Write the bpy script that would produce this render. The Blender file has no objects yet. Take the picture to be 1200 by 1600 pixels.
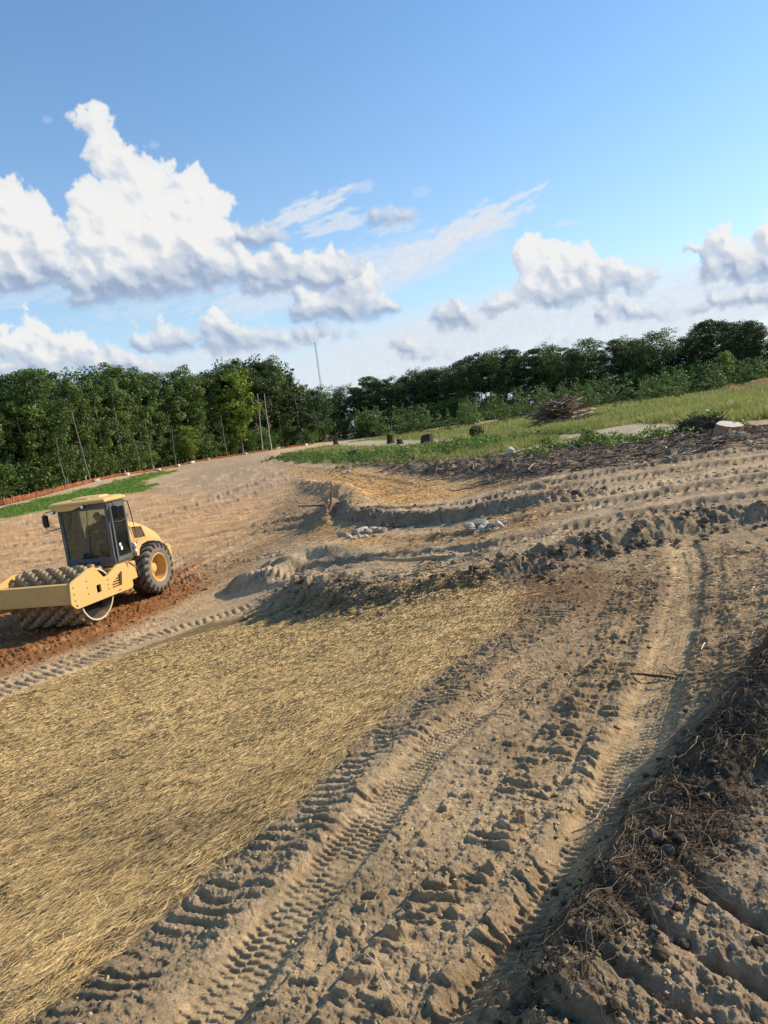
import bpy, bmesh, math, random
import numpy as np
from mathutils import Vector, Matrix
rnd = random.Random(7); RS = np.random.RandomState(11)
C = bpy.context.scene.collection
SC = bpy.context.scene
R = math.radians
# ---------------------------------------------------------------- camera
EYE = 4.1; FPX = 1110.0; ROLL = R(7.5); PITCH = R(7.0)
cam_d = bpy.data.cameras.new('camera'); cam = bpy.data.objects.new('camera', cam_d); C.objects.link(cam)
cf = np.array([0, math.cos(PITCH), -math.sin(PITCH)]); cu0 = np.array([0, math.sin(PITCH), math.cos(PITCH)]); cr0 = np.array([1., 0, 0])
cr = math.cos(ROLL)*cr0 - math.sin(ROLL)*cu0; cu = math.sin(ROLL)*cr0 + math.cos(ROLL)*cu0
m = Matrix(((cr[0], cu[0], -cf[0], 0), (cr[1], cu[1], -cf[1], 0), (cr[2], cu[2], -cf[2], EYE), (0, 0, 0, 1)))
cam.matrix_world = m
cam_d.sensor_fit = 'VERTICAL'; cam_d.sensor_height = 36.0; cam_d.lens = 36.0*FPX/1600.0
cam_d.clip_start = 0.05; cam_d.clip_end = 9000
SC.camera = cam
SC.render.resolution_x = 768; SC.render.resolution_y = 1024
def ray(px, py):
    d = (px-600)/FPX*cr - (py-800)/FPX*cu + cf
    return d
def pth(px, py, h):
    d = ray(px, py); return np.array([0, 0, EYE]) + d*(-h/d[2])
# ---------------------------------------------------------------- light
SUN_EL = R(30); SUN_AZ = R(72)      # azimuth measured clockwise from +Y (the view direction) towards +X
SUNV = np.array([math.sin(SUN_AZ)*math.cos(SUN_EL), math.cos(SUN_AZ)*math.cos(SUN_EL), math.sin(SUN_EL)])
sd = bpy.data.lights.new('sun', 'SUN'); sd.energy = 5.0; sd.angle = R(0.5); sd.color = (1.0, 0.885, 0.70)
so = bpy.data.objects.new('sun', sd); C.objects.link(so)
so.rotation_euler = Vector(SUNV).to_track_quat('Z', 'Y').to_euler(); so.location = (0, 0, 60)
SC.view_settings.view_transform = 'Standard'; SC.view_settings.look = 'None'
SC.view_settings.exposure = 0.35; SC.view_settings.gamma = 1.0
# ---------------------------------------------------------------- noise
def _h(ix, iy, s):
    n = (ix.astype(np.int64)*374761393 + iy.astype(np.int64)*668265263 + s*974634777) & 0x7fffffff
    n = ((n ^ (n >> 13))*1274126177) & 0x7fffffff
    return (n ^ (n >> 16)) & 0xffff
_ang = np.linspace(0, 2*np.pi, 256, endpoint=False); _gx = np.cos(_ang).astype(np.float32); _gy = np.sin(_ang).astype(np.float32)
def perlin(x, y, s=0):
    xi = np.floor(x); yi = np.floor(y); fx = (x-xi).astype(np.float32); fy = (y-yi).astype(np.float32)
    ix = xi.astype(np.int64); iy = yi.astype(np.int64)
    u = fx*fx*fx*(fx*(fx*6-15)+10); v = fy*fy*fy*(fy*(fy*6-15)+10)
    def g(a, b):
        k = _h(ix+a, iy+b, s) & 255
        return _gx[k]*(fx-a)+_gy[k]*(fy-b)
    a = g(0, 0); b = g(1, 0); c = g(0, 1); d = g(1, 1)
    return ((a+(b-a)*u)+((c+(d-c)*u)-(a+(b-a)*u))*v)*1.5
def fbm(x, y, o=4, s=0, gain=.5, lac=2.03):
    t = 0; a = 1.
    for i in range(o):
        t = t + a*perlin(x, y, s+i*17); x = x*lac+13.7; y = y*lac-7.1; a *= gain
    return t
def ridged(x, y, o=3, s=0):
    t = 0; a = 1.
    for i in range(o):
        t = t + a*(1-2*np.abs(perlin(x, y, s+i*31))); x = x*2.1+3.1; y = y*2.1+9.7; a *= .5
    return t
def cells(x, y, s=0):
    # worley F1 with per-cell value
    xi = np.floor(x).astype(np.int64); yi = np.floor(y).astype(np.int64)
    best = np.full(x.shape, 9., np.float32); val = np.zeros(x.shape, np.float32)
    for a in (-1, 0, 1):
        for b in (-1, 0, 1):
            jx = xi+a; jy = yi+b
            px = jx+_h(jx, jy, s+1)/65536.; py = jy+_h(jx, jy, s+2)/65536.
            d = np.sqrt((x-px)**2+(y-py)**2).astype(np.float32); w = d < best
            best = np.where(w, d, best); val = np.where(w, (_h(jx, jy, s+3)/65536.).astype(np.float32), val)
    return best, val
def sst(a, b, x):
    t = np.clip((x-a)/(b-a), 0, 1); return t*t*(3-2*t)
# ---------------------------------------------------------------- sky with clouds, mapped by direction
CE = R(12.0)                          # centre elevation of the mapped patch of sky
sk_n = np.array([0, math.cos(CE), math.sin(CE)]); sk_u = np.array([0, -math.sin(CE), math.cos(CE)]); sk_r = np.array([1., 0, 0])
SKX, SKY0, SKY1 = 1.0, -0.42, 0.78    # extent of the patch in tangent units
NW = 1500; NH = int(NW*(SKY1-SKY0)/(2*SKX))
def skyxy(px, py):
    d = ray(px, py); k = d@sk_n
    return ((d@sk_r)/k+SKX)/(2*SKX)*NW, ((d@sk_u)/k-SKY0)/(SKY1-SKY0)*NH
def make_clouds():
    yy, xx = np.mgrid[0:NH, 0:NW].astype(np.float32)
    S = NW/(2*SKX)/FPX                # patch pixels per photo pixel, about
    px_, py_ = xx/S, yy/S             # in photo-pixel units
    wx = fbm(px_/64, py_/64, 6, 3, .62)*17; wy = fbm(px_/64, py_/64, 6, 9, .62)*17
    QX = px_+wx; QY = py_+wy
    # each: list of (x, y, r) lobes in photo pixels, flat base y
    clouds = [
     ([(35,350,45),(20,320,32),(60,390,50),(20,410,50),(95,420,30),(-40,380,70),(40,440,34)], 462),
     ([(150,200,24),(165,235,30),(195,260,34),(215,300,46),(240,280,26),(150,330,40),(180,370,60),(235,350,55),(290,340,50),
       (315,320,42),(335,370,34),(300,400,50),(240,420,50),(170,430,52),(330,420,36),(270,450,30),(130,445,34)], 470),
     ([(375,372,18),(400,378,20),(430,380,16),(360,365,14)], 388),
     ([(400,430,30),(450,420,30),(500,425,32),(380,420,28),(540,440,30),(420,445,26)], 462),
     ([(560,455,30),(580,475,26),(540,480,32),(500,480,26),(600,485,14),(470,475,18)], 502),
     ([(250,520,22),(275,535,22),(230,530,18),(210,522,12),(295,540,16)], 552),
     ([(330,510,24),(345,530,24),(370,530,20),(400,530,20),(440,530,18),(480,528,16),(520,530,12),(560,530,8)], 545),
     ([(50,520,20),(45,540,22),(110,535,24),(95,550,24),(125,560,22),(5,515,12),(20,555,30),(70,570,30),(150,575,26),(190,580,26),(230,585,26),(265,590,22)], 610),
     ([(830,400,26),(860,395,24),(895,405,24),(860,425,30),(910,430,26),(950,440,22),(985,440,16),(1010,445,12),(830,435,24),(800,460,18),(880,455,30),(780,470,18)], 490),
     ([(1100,390,22),(1130,385,24),(1165,395,24),(1195,375,24),(1150,420,30),(1200,410,36),(1110,425,18),(1240,400,40),(1290,410,50)], 440),
     ([(1110,465,14),(1140,462,16),(1175,460,18),(1210,465,20),(1250,465,24)], 482),
     ([(960,478,16),(985,485,16),(1010,492,14),(1040,492,14),(1080,488,12),(940,492,10)], 505),
     ([(690,495,14),(720,500,16),(740,512,10),(700,512,12)], 520),
     ([(640,545,12),(665,555,12),(700,560,8)], 566),
     ([(850,545,10),(875,552,10)], 560),
     ([(590,345,12),(615,342,14),(640,348,10),(575,352,8)], 356),
    ]
    def puffs(sc, s):
        f, v = cells(QX/sc, QY/sc, s); return np.sqrt(np.clip(1-(f/.95)**2, 0, 1))*(.55+.45*v)
    bil = 11*puffs(46, 1)+7.5*puffs(24, 2)+4.5*puffs(12.5, 3)+2.6*puffs(6.5, 4)+1.2*puffs(3.6, 6)
    fine = fbm(px_/7, py_/7, 4, 77, .6)
    Mx = np.full((NH, NW), -60., np.float32); Dn = np.zeros((NH, NW), np.float32); Bs = np.zeros((NH, NW), np.float32)
    for ci, (lobes, base) in enumerate(clouds):
        m = np.full((NH, NW), -60., np.float32)
        for (lx, ly, lr) in lobes:
            cx, cy = skyxy(lx, ly); cx /= S; cy /= S; q = 1.25*lr+26
            x0 = int(max(0, (cx-q)*S)); x1 = int(min(NW, (cx+q)*S)); y0 = int(max(0, (cy-q)*S)); y1 = int(min(NH, (cy+q)*S))
            if x0 >= x1 or y0 >= y1: continue
            d = np.hypot(QX[y0:y1, x0:x1]-cx, QY[y0:y1, x0:x1]-cy); v = lr*(1-(d/lr)**2)*.55
            sub = m[y0:y1, x0:x1]; hi_ = np.maximum(sub, v); k = 7.; m[y0:y1, x0:x1] = hi_+k*.25*np.clip(1-np.abs(sub-v)/k, 0, 1)**2
        # height above this cloud's base (the base follows the tilted horizon only in the sky's own frame)
        lx = np.mean([l[0] for l in lobes]); bx, by = skyxy(lx, base); hgt = (yy-by)/S
        m = m-np.clip(10-hgt, 0, 60)*1.1+0*wx
        w = m > Mx; Mx = np.where(w, m, Mx); Bs = np.where(w, hgt, Bs)
    def blur(a, n):
        for _ in range(n):
            a = (np.roll(a, 1, 0)+2*a+np.roll(a, -1, 0))/4; a = (np.roll(a, 1, 1)+2*a+np.roll(a, -1, 1))/4
        return a
    H = Mx+bil*np.clip((Mx+22)/26, .35, 1)-13+fine*2.6+fbm(px_/26, py_/26, 4, 79, .6)*7
    soft = 4.5+14*sst(55, 0, Bs)
    alpha = sst(-1.8, 1.5, H/soft)*(.90+.10*sst(0, 25, H))
    Hc = np.maximum(H, -4); Hd = blur(Hc, 1); Hm = blur(Hc, 24); Hl = blur(Hc, 220)
    def lam(h, k):
        gx = np.gradient(h, axis=1)*S; gy = np.gradient(h, axis=0)*S
        nx, ny = -gx*k, -gy*k; L = np.sqrt(nx*nx+ny*ny+1)
        return (nx*.64+ny*.62+.35)/L
    ao = np.clip((Hd-Hm)/9, -1, 1); ao2 = np.clip((Hm-Hl)/22, -1, 1)
    sh = .54+.12*lam(Hd, .6)+.36*lam(Hm, 1.8)+.11*ao+.12*ao2+.66*(sst(-10, 105, Bs+wy*1.2)-.60)-.10*sst(18, 70, Hm)*sst(160, 20, Bs)
    sh = np.clip(sh, 0, 1)[..., None]
    lo = np.array([.30, .38, .53]); mid = np.array([.52, .58, .67]); hi = np.array([.80, .795, .785])
    col = np.where(sh < .45, lo+(mid-lo)*sst(.05, .45, sh), mid+(hi-mid)*sst(.45, .95, sh))
    det = fine; Z = H
    # thin streaks and sheets
    def sheet(px, py, rx, ry, tilt, dens, s):
        cx, cy = skyxy(px, py); t = math.radians(tilt)
        dx = (xx-cx)/S; dy = (yy-cy)/S
        X = dx*math.cos(t)+dy*math.sin(t); Y = -dx*math.sin(t)+dy*math.cos(t)
        q = 1-(X/rx)**2-(Y/ry)**2
        n = fbm(X/46+s, Y/11, 5, s, .62) if ry < 40 else fbm(X/120+s, Y/26, 4, s, .5)
        return dens*sst(.0, .85, q*1.1+n*(.75 if ry < 40 else .5))
    th = np.zeros_like(Z)
    for a in ((480,328,75,16,14,.85,101),(520,350,62,16,8,.7,103),(690,380,150,24,20,.9,105),(770,348,75,15,12,.8,107),(620,350,50,14,10,.6,108),
              (565,293,28,9,0,.4,109),(885,350,26,5,0,.45,111),(240,226,9,7,0,.22,113),(72,187,8,6,0,.2,117),(655,303,18,9,0,.22,119),
              (760,505,300,44,10,.7,121),(900,545,620,80,7,.75,123),(640,545,300,62,6,.7,125),(430,535,170,20,4,.7,127),(330,565,220,36,2,.6,129),(1100,470,220,70,6,.5,131),(800,480,110,16,14,.6,133),(560,430,240,40,6,.5,135),(60,452,170,26,2,.35,141),(290,455,190,30,5,.35,143),(470,435,170,32,8,.45,145),(890,466,200,30,12,.4,147)):
        th = 1-(1-th)*(1-sheet(*a))
    thc = np.array([.66, .71, .78])+det[..., None]*.03
    A = 1-(1-alpha)*(1-th)
    col = np.where(A[..., None] > 1e-4, (col*alpha[..., None]+thc*(th*(1-alpha))[..., None])/np.maximum(A, 1e-4)[..., None], .8)
    im = np.empty((NH, NW, 4), np.float32); im[..., :3] = np.clip(col, 0, 1); im[..., 3] = A
    I = bpy.data.images.new('clouds', NW, NH, alpha=True, float_buffer=True)
    I.alpha_mode = 'CHANNEL_PACKED'; I.colorspace_settings.name = 'Non-Color'
    I.pixels.foreach_set(im.ravel()); I.pack()
    return I
W = bpy.data.worlds.new('World'); SC.world = W; W.use_nodes = True
nt = W.node_tree; nt.nodes.clear(); L = nt.links.new
out = nt.nodes.new('ShaderNodeOutputWorld'); bg = nt.nodes.new('ShaderNodeBackground'); bgc = nt.nodes.new('ShaderNodeBackground'); mx = nt.nodes.new('ShaderNodeMixShader')
sky = nt.nodes.new('ShaderNodeTexSky'); sky.sky_type = 'NISHITA'; sky.sun_disc = False; sky.sun_elevation = SUN_EL; sky.sun_rotation = SUN_AZ
sky.altitude = 100; sky.air_density = 1.25; sky.dust_density = 0.15; sky.ozone_density = 4.0
bg.inputs[1].default_value = 0.13; bgc.inputs[1].default_value = 0.88
tc = nt.nodes.new('ShaderNodeTexCoord')
def vdot(v):
    n = nt.nodes.new('ShaderNodeVectorMath'); n.operation = 'DOT_PRODUCT'; L(tc.outputs['Generated'], n.inputs[0]); n.inputs[1].default_value = v; return n.outputs['Value']
def mth(op, a, b, clamp=False):
    n = nt.nodes.new('ShaderNodeMath'); n.operation = op; n.use_clamp = clamp
    for i, q in enumerate((a, b)):
        if isinstance(q, (int, float)): n.inputs[i].default_value = q
        else: L(q, n.inputs[i])
    return n.outputs[0]
# pale summer air near the horizon
zel = mth('MAXIMUM', vdot((0, 0, 1)), 0.0)
hz = mth('MULTIPLY', mth('POWER', 2.718, mth('MULTIPLY', zel, -6.5)), 0.92)
hm = nt.nodes.new('ShaderNodeMix'); hm.data_type = 'RGBA'; L(hz, hm.inputs[0]); hs = nt.nodes.new('ShaderNodeHueSaturation'); hs.inputs['Saturation'].default_value = 1.10; hs.inputs['Value'].default_value = 1.14; L(sky.outputs[0], hs.inputs['Color']); L(hs.outputs[0], hm.inputs[6]); hm.inputs[7].default_value = (3.8, 4.55, 5.4, 1)
L(hm.outputs[2], bg.inputs[0])
dn = mth('MAXIMUM', vdot(tuple(sk_n)), 0.02)
uu = mth('MULTIPLY', mth('ADD', mth('DIVIDE', vdot(tuple(sk_r)), dn), SKX), 1/(2*SKX))
vv = mth('MULTIPLY', mth('SUBTRACT', mth('DIVIDE', vdot(tuple(sk_u)), dn), SKY0), 1/(SKY1-SKY0))
cb = nt.nodes.new('ShaderNodeCombineXYZ'); L(uu, cb.inputs[0]); L(vv, cb.inputs[1])
ti = nt.nodes.new('ShaderNodeTexImage'); ti.image = make_clouds(); ti.extension = 'CLIP'; ti.interpolation = 'Cubic'; L(cb.outputs[0], ti.inputs[0])
# 
L(ti.outputs['Color'], bgc.inputs[0]); L(ti.outputs['Alpha'], mx.inputs[0]); L(bg.outputs[0], mx.inputs[1]); L(bgc.outputs[0], mx.inputs[2]); L(mx.outputs[0], out.inputs[0])
# ---------------------------------------------------------------- terrain: eye height above the ground at picked spots
CP = [(50,1600,2.45),(330,1600,2.42),(600,1600,2.35),(900,1600,2.28),(1150,1560,2.2),(1200,1400,2.15),(1000,1450,2.25),(1180,1250,2.15),
 (430,1270,2.5),(750,1300,2.4),(960,1250,2.38),(1100,1120,2.25),(1200,1080,2.1),(620,1090,2.55),(850,1050,2.45),(1050,1000,2.4),(1190,950,2.25),
 (750,975,2.62),(900,920,2.5),(1060,860,2.42),(1190,830,2.35),
 (0,1600,2.62),(0,1450,2.95),(180,1380,2.78),(0,1280,3.45),(200,1200,3.15),(400,1100,3.0),(0,1110,3.92),(100,1060,3.95),(250,1000,3.9),(400,945,3.75),(480,960,3.3),(600,960,2.95),
 (0,1000,4.05),(100,975,4.08),(240,930,4.1),(310,890,4.08),(340,925,4.0),(0,900,4.15),
 (0,830,4.2),(0,805,4.15),(60,790,4.2),(200,850,4.12),(150,768,3.95),(300,820,4.1),(270,736,3.6),(350,760,4.0),(380,800,4.05),(400,730,3.6),(370,713,2.9),(480,694,2.6),(430,710,2.9),(100,757,3.1),(0,783,4.1),(200,738,2.7),(300,721,2.5),(400,707,2.5),
 (430,790,3.95),(400,840,4.0),(455,830,3.85),(440,760,3.65),(480,738,3.45),(545,772,3.0),(500,766,3.2),(560,800,3.0),(430,890,3.5),(520,860,3.15),
 (600,760,3.2),(640,730,3.1),(740,770,2.9),(680,790,2.92),(560,835,3.2),(640,835,3.05),(700,850,2.85),(620,870,3.0),(500,895,3.3),(560,915,3.1),
 (600,715,2.9),(700,705,2.6),(560,690,3.2),(620,690,2.95),(700,670,2.8),(800,650,2.5),(800,715,2.35),(900,650,2.2),(920,685,2.0),(860,740,2.25),
 (1000,640,2.05),(1100,615,2.1),(1200,600,2.15),(1050,665,1.75),(1135,672,1.75),(1200,660,1.75),(1000,700,2.05),(1200,690,2.0),
 (800,800,2.6),(1000,760,2.32),(1200,740,2.2),(900,840,2.5),(1200,795,2.28),(780,860,2.6),(800,900,2.62)]
def thr(x, y): return np.arctan2(x, y)*2.2, np.log(np.maximum(np.hypot(x, y), .6))
_P = np.array([pth(*c) for c in CP]); _a, _b = thr(_P[:, 0], _P[:, 1]); _z = _P[:, 2]
# anchors that keep the surface tame where the photograph shows nothing
_ex = []
for th_, r_, h_ in ((-75,3,3.2),(-100,3,3.3),(75,2.5,1.6),(100,3,1.5),(-60,20,4.2),(-85,20,4.2),(60,20,1.9),(85,20,1.8),(-55,120,4.4),(-80,120,4.4),(50,120,1.6),(80,120,1.6),(0,.9,2.3),(60,.9,2.0),(-60,.9,2.6),
                    (-50,600,5),(-20,600,4),(0,600,3.5),(20,600,2),(50,600,0.5),(-80,600,5),(80,600,0.5),(-30,300,4),(0,300,3.4),(25,300,2.0)):
    t = R(th_); _ex.append((t*2.2, math.log(r_), EYE-h_))
_ex = np.array(_ex); _a = np.concatenate([_a, _ex[:, 0]]); _b = np.concatenate([_b, _ex[:, 1]]); _z = np.concatenate([_z, _ex[:, 2]])
def _k(r2): return np.where(r2 > 1e-12, r2*np.log(np.maximum(r2, 1e-12))*.5, 0)
_n = len(_a); _K = _k((_a[:, None]-_a)**2+(_b[:, None]-_b)**2)+np.eye(_n)*.01
_Q = np.stack([np.ones(_n), _a, _b], 1); _A = np.block([[_K, _Q], [_Q.T, np.zeros((3, 3))]]); _w = np.linalg.solve(_A, np.concatenate([_z, [0, 0, 0]]))
def base_z(x, y):
    x = np.asarray(x, float); y = np.asarray(y, float); sh = x.shape
    a, b = thr(x.ravel(), y.ravel()); a = np.clip(a, -R(95)*2.2, R(95)*2.2); o = np.full(a.shape, _w[_n])+_w[_n+1]*a+_w[_n+2]*b
    for i in range(_n): o += _w[i]*_k((a-_a[i])**2+(b-_b[i])**2)
    return o.reshape(sh)
def hit_fn(fn, px, py):
    d = ray(px, py); t = np.concatenate([np.geomspace(.8, 900, 420)])
    X = d[0]*t; Y = d[1]*t; Zr = EYE+d[2]*t; g = Zr-fn(X, Y)
    i = np.argmax(g < 0)
    if g[i] >= 0: i = len(t)-1
    k = g[i-1]/(g[i-1]-g[i]) if i > 0 else 0
    tt = t[i-1]+k*(t[i]-t[i-1])
    return np.array([d[0]*tt, d[1]*tt, EYE+d[2]*tt])
def W2(pts): return np.array([hit_fn(base_z, *p)[:2] for p in pts])
def smooth_line(P, n=6):
    P = np.asarray(P, float)
    if len(P) < 3: return P
    Q = np.vstack([2*P[0]-P[1], P, 2*P[-1]-P[-2]]); o = []
    for i in range(1, len(Q)-2):
        for t in np.linspace(0, 1, n, endpoint=False):
            a, b, c, d = Q[i-1:i+3]
            o.append(.5*((2*b)+(c-a)*t+(2*a-5*b+4*c-d)*t*t+(3*b-a-3*c+d)*t**3))
    o.append(P[-1]); return np.array(o)
def line_sd(x, y, P, reach):
    """signed distance (left of travel positive) and arc length to a world polyline; only verts within reach"""
    P = np.asarray(P); m = (x > P[:, 0].min()-reach) & (x < P[:, 0].max()+reach) & (y > P[:, 1].min()-reach) & (y < P[:, 1].max()+reach)
    idx = np.nonzero(m)[0]; X = x[idx]; Y = y[idx]
    bd = np.full(len(idx), 1e9); sg = np.zeros(len(idx)); ar = np.zeros(len(idx)); s0 = 0.
    for i in range(len(P)-1):
        ax, ay = P[i]; dx, dy = P[i+1]-P[i]; l = math.hypot(dx, dy)+1e-9; ux, uy = dx/l, dy/l
        t = (X-ax)*ux+(Y-ay)*uy; tc_ = np.clip(t, 0, l); ex = X-ax-tc_*ux; ey = Y-ay-tc_*uy; d = np.hypot(ex, ey)
        w = d < bd; bd[w] = d[w]; sg[w] = np.where(ux*(Y-ay)-uy*(X-ax) > 0, 1., -1.)[w]; ar[w] = (s0+tc_)[w]; s0 += l
    k = bd < reach
    return idx[k], (bd*sg)[k], ar[k], s0
def in_poly(x, y, P):
    P = np.asarray(P); c = np.zeros(x.shape, bool); m = (x > P[:, 0].min()) & (x < P[:, 0].max()) & (y > P[:, 1].min()) & (y < P[:, 1].max())
    X = x[m]; Y = y[m]; r = np.zeros(X.shape, bool); j = len(P)-1
    for i in range(len(P)):
        xi, yi = P[i]; xj, yj = P[j]
        if yi != yj: r ^= ((yi > Y) != (yj > Y)) & (X < (xj-xi)*(Y-yi)/(yj-yi)+xi)
        j = i
    c[m] = r; return c
def area(x, y, pts, soft, world=False, wob=0.):
    """0..1 membership of a region given by photo points, soft edge in metres"""
    P = np.asarray(pts) if world else W2(pts)
    P = np.vstack([P, P[:1]])
    o = in_poly(x, y, P[:-1]).astype(np.float32)
    idx, d, s, l = line_sd(x, y, P, soft)
    q = np.abs(d)/soft; o[idx] = np.where(o[idx] > .5, .5+.5*q, .5-.5*q)
    return o
# ---- grid: finer where the camera stands close, still dense sideways
th = np.concatenate([np.linspace(-180, -62, 60, endpoint=False), np.linspace(-62, -34, 170, endpoint=False), np.linspace(-34, 34, 1040, endpoint=False), np.linspace(34, 62, 230, endpoint=False), np.linspace(62, 180, 61)])
rr = [.5]
while rr[-1] < 2600:
    r_ = rr[-1]; rr.append(r_+min(max(r_*r_/(710*2.9)*(1.15 if r_ < 8 or r_ > 50 else .6), .0045 if r_ > 1.6 else .03), .045*r_))
rr = np.array(rr); NT, NR = len(th), len(rr)
TH, RR = np.meshgrid(np.radians(th), rr); X = (np.sin(TH)*RR).ravel(); Y = (np.cos(TH)*RR).ravel()
Z = base_z(X, Y); R0 = RR.ravel()
print('grid', NT, NR, len(X))
dens = np.zeros_like(X)
CLR = np.zeros((len(X), 3), np.float32); CLR[:] = (.43, .31, .18)
RGH = np.zeros(len(X), np.float32)      # how loose and cloddy the surface is
STRAW = np.zeros(len(X), np.float32)
GRASS = np.zeros(len(X), np.float32)
def mixc(m, c, k=1.): 
    mm = (m*k)[:, None]; CLR[:] = CLR*(1-mm)+np.array(c, np.float32)*mm
n_low = fbm(X/9, Y/9, 4, 1); n_mid = fbm(X/1.4, Y/1.4, 4, 2); n_hi = fbm(X/.22, Y/.22, 3, 3)
# ---- regions
TAN, DARK, ORANGE, GREY, CLAY, GREEN = (.40, .275, .16), (.14, .095, .06), (.30, .115, .035), (.30, .235, .175), (.44, .285, .155), (.10, .13, .03)
left_flat = area(X+n_mid*.5, Y+n_mid*.5, [(0,805),(150,775),(270,752),(420,720),(500,765),(545,775),(440,830),(345,912),(250,985),(120,1035),(0,1085),(-400,1200),(-500,900)], 1.2)
mixc(left_flat, (.43,.26,.125))
warm = area(X+n_low*1.5, Y+n_low*1.5, [(0,830),(180,800),(420,780),(470,790),(400,840),(300,860),(120,905),(0,900),(-400,1000),(-300,850)], 3.)
mixc(warm, (.50,.27,.11), .55)
gtrk = area(X+n_mid, Y+n_mid, [(250,745),(420,716),(470,735),(430,765),(330,775),(250,768)], 3.)
mixc(gtrk, (.31,.22,.14), .8)
orange = area(X+n_hi*.15, Y+n_mid*.25, [(-60,955),(60,930),(200,925),(310,875),(330,915),(250,960),(140,1010),(0,1062),(-400,1200),(-500,1000)], .5)
mixc(orange, (.24,.10,.035)); mixc(orange*sst(.0,.6,fbm(X/.5,Y/.5,4,415)), (.36,.20,.09), .6)
greyt = area(X+n_hi*.1, Y+n_mid*.15, [(-300,1180),(0,1062),(140,1010),(250,960),(320,925),(420,932),(420,950),(250,1015),(60,1085),(-200,1200)], .35)
mixc(greyt, (.45,.305,.165))
BLK = [(-250,1190),(0,1095),(110,1053),(235,1008),(330,972),(450,945),(560,950),(640,930),(700,912),(760,905),(820,925),(800,985),(700,1040),(625,1095),(560,1150),(520,1195),(430,1278),(330,1350),(230,1440),(130,1530),(30,1610),(-300,1900),(-1200,1900)]
blanket = area(X+n_hi*.05, Y+n_hi*.05, BLK, .14)
mixc(blanket, (.20,.14,.065)); STRAW = np.maximum(STRAW, blanket)
# bench where machines drove, thinly strewn
bench = area(X+n_mid*.3, Y+n_mid*.3, [(800,915),(1060,850),(1210,815),(1300,1100),(1000,1120),(830,1130),(690,1120),(640,1090),(760,990)], .8)
STRAW = np.maximum(STRAW, bench*.38*sst(-.5,.4,n_mid)); mixc(bench, (.27,.18,.10), .6)
dkmul = area(X+n_mid*.6, Y+n_mid*.6, [(800,905),(860,880),(960,900),(950,950),(820,960),(760,930)], .9)
mixc(dkmul, (.13,.06,.025), .8)
# swale floor: orange straw
sw1 = area(X+n_mid*.8, Y+n_mid*.8, [(440,725),(560,735),(650,745),(730,765),(730,778),(640,795),(570,795),(545,772),(500,755),(450,738)], 1.)
mixc(sw1, (.48,.27,.10)); STRAW = np.maximum(STRAW, sw1*.8)
sw2 = area(X+n_mid*.4, Y+n_mid*.4, [(455,850),(500,815),(560,812),(640,838),(720,822),(800,800),(900,785),(860,820),(760,845),(640,862),(540,862)], .6)
mixc(sw2, (.42,.25,.11)); STRAW = np.maximum(STRAW, sw2*.6)
sw3 = area(X+n_mid*.5, Y+n_mid*.5, [(720,760),(800,745),(900,745),(840,775),(760,785)], 1.)
mixc(sw3, (.24,.13,.06), .7); STRAW = np.maximum(STRAW, sw3*.35)
lslope = area(X+n_mid*.5, Y+n_mid*.5, [(470,745),(500,762),(548,775),(560,800),(520,820),(450,850),(350,915),(300,900),(400,840),(440,790)], .8)
mixc(lslope, (.28,.17,.085), .7); STRAW = np.maximum(STRAW, lslope*.3)
# crossing haul track
cross = area(X+n_mid*.4, Y+n_mid*.4, [(1300,665),(1060,700),(900,735),(800,760),(620,800),(560,800),(540,850),(430,880),(360,915),(430,930),(560,920),(700,890),(860,860),(1050,825),(1300,790)], .8)
mixc(cross*(1-sw2)*(1-sw1), (.42,.30,.18), .9)
# dark raked windrow under the field
DWD = [(530,724),(600,736),(700,746),(800,750),(880,742),(980,727),(1080,712),(1210,699),(1350,684),(1300,655),(1200,664),(1100,674),(980,690),(860,703),(760,716),(640,722),(580,720)]
wind = area(X+n_mid*.7, Y+n_mid*.7, DWD, .9)
mixc(wind, (.13,.092,.063), .55+.0); mixc(wind*sst(-.5,.3,n_mid), (.105,.075,.05), .7)
wb = area(X+n_low*2, Y+n_low*2, [(250,726),(420,700),(430,722),(600,724),(500,742),(430,728),(330,745)], 2.)
mixc(wb, (.28,.20,.13), .5)
# field of grass and weeds
FIELD = [(430,714),(480,702),(560,688),(640,676),(760,662),(900,640),(1040,610),(1250,580),(2000,480),(2200,600),(1400,650),(1210,655),(1120,662),(1000,672),(940,690),(860,690),(800,705),(700,718),(600,722),(500,724)]
field = area(X+n_mid*.8, Y+n_mid*.8, FIELD, 1.3)
path = area(X+n_mid*.4, Y+n_mid*.4, [(820,682),(900,678),(990,662),(1060,662),(1060,672),(980,684),(900,688)], .7)
path2 = area(X+n_low*1., Y+n_low*1., [(500,696),(580,688),(700,686),(740,688),(690,694),(560,698)], 1.5)
mixc(field, (.115,.135,.035)); mixc(path*.9, (.42,.33,.22)); mixc(path2*.8, (.40,.33,.23))
GRASS = np.maximum(GRASS, field*(1-path)*(1-path2))
GST = [(-500,930),(-300,868),(0,806),(60,792),(150,770),(265,738),(275,745),(200,752),(230,760),(200,775),(110,792),(0,806)]
GST = [(-500,940),(-200,860),(0,812),(110,790),(225,768),(245,758),(215,755),(272,738),(262,735),(150,762),(60,782),(0,796),(-200,846),(-500,905)]
gstrip = area(X+n_low*.8, Y+n_low*.8, GST, 1.5)
mixc(gstrip, (.13,.20,.035)); GRASS = np.maximum(GRASS, gstrip)
LW = [(-260,88),(-80,100),(0,110),(100,120),(200,136),(300,152),(400,168),(485,182)]
RW = [(480,215),(560,210),(640,205),(760,200),(900,190),(1040,185),(1200,178),(1400,170),(1700,160)]
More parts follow.
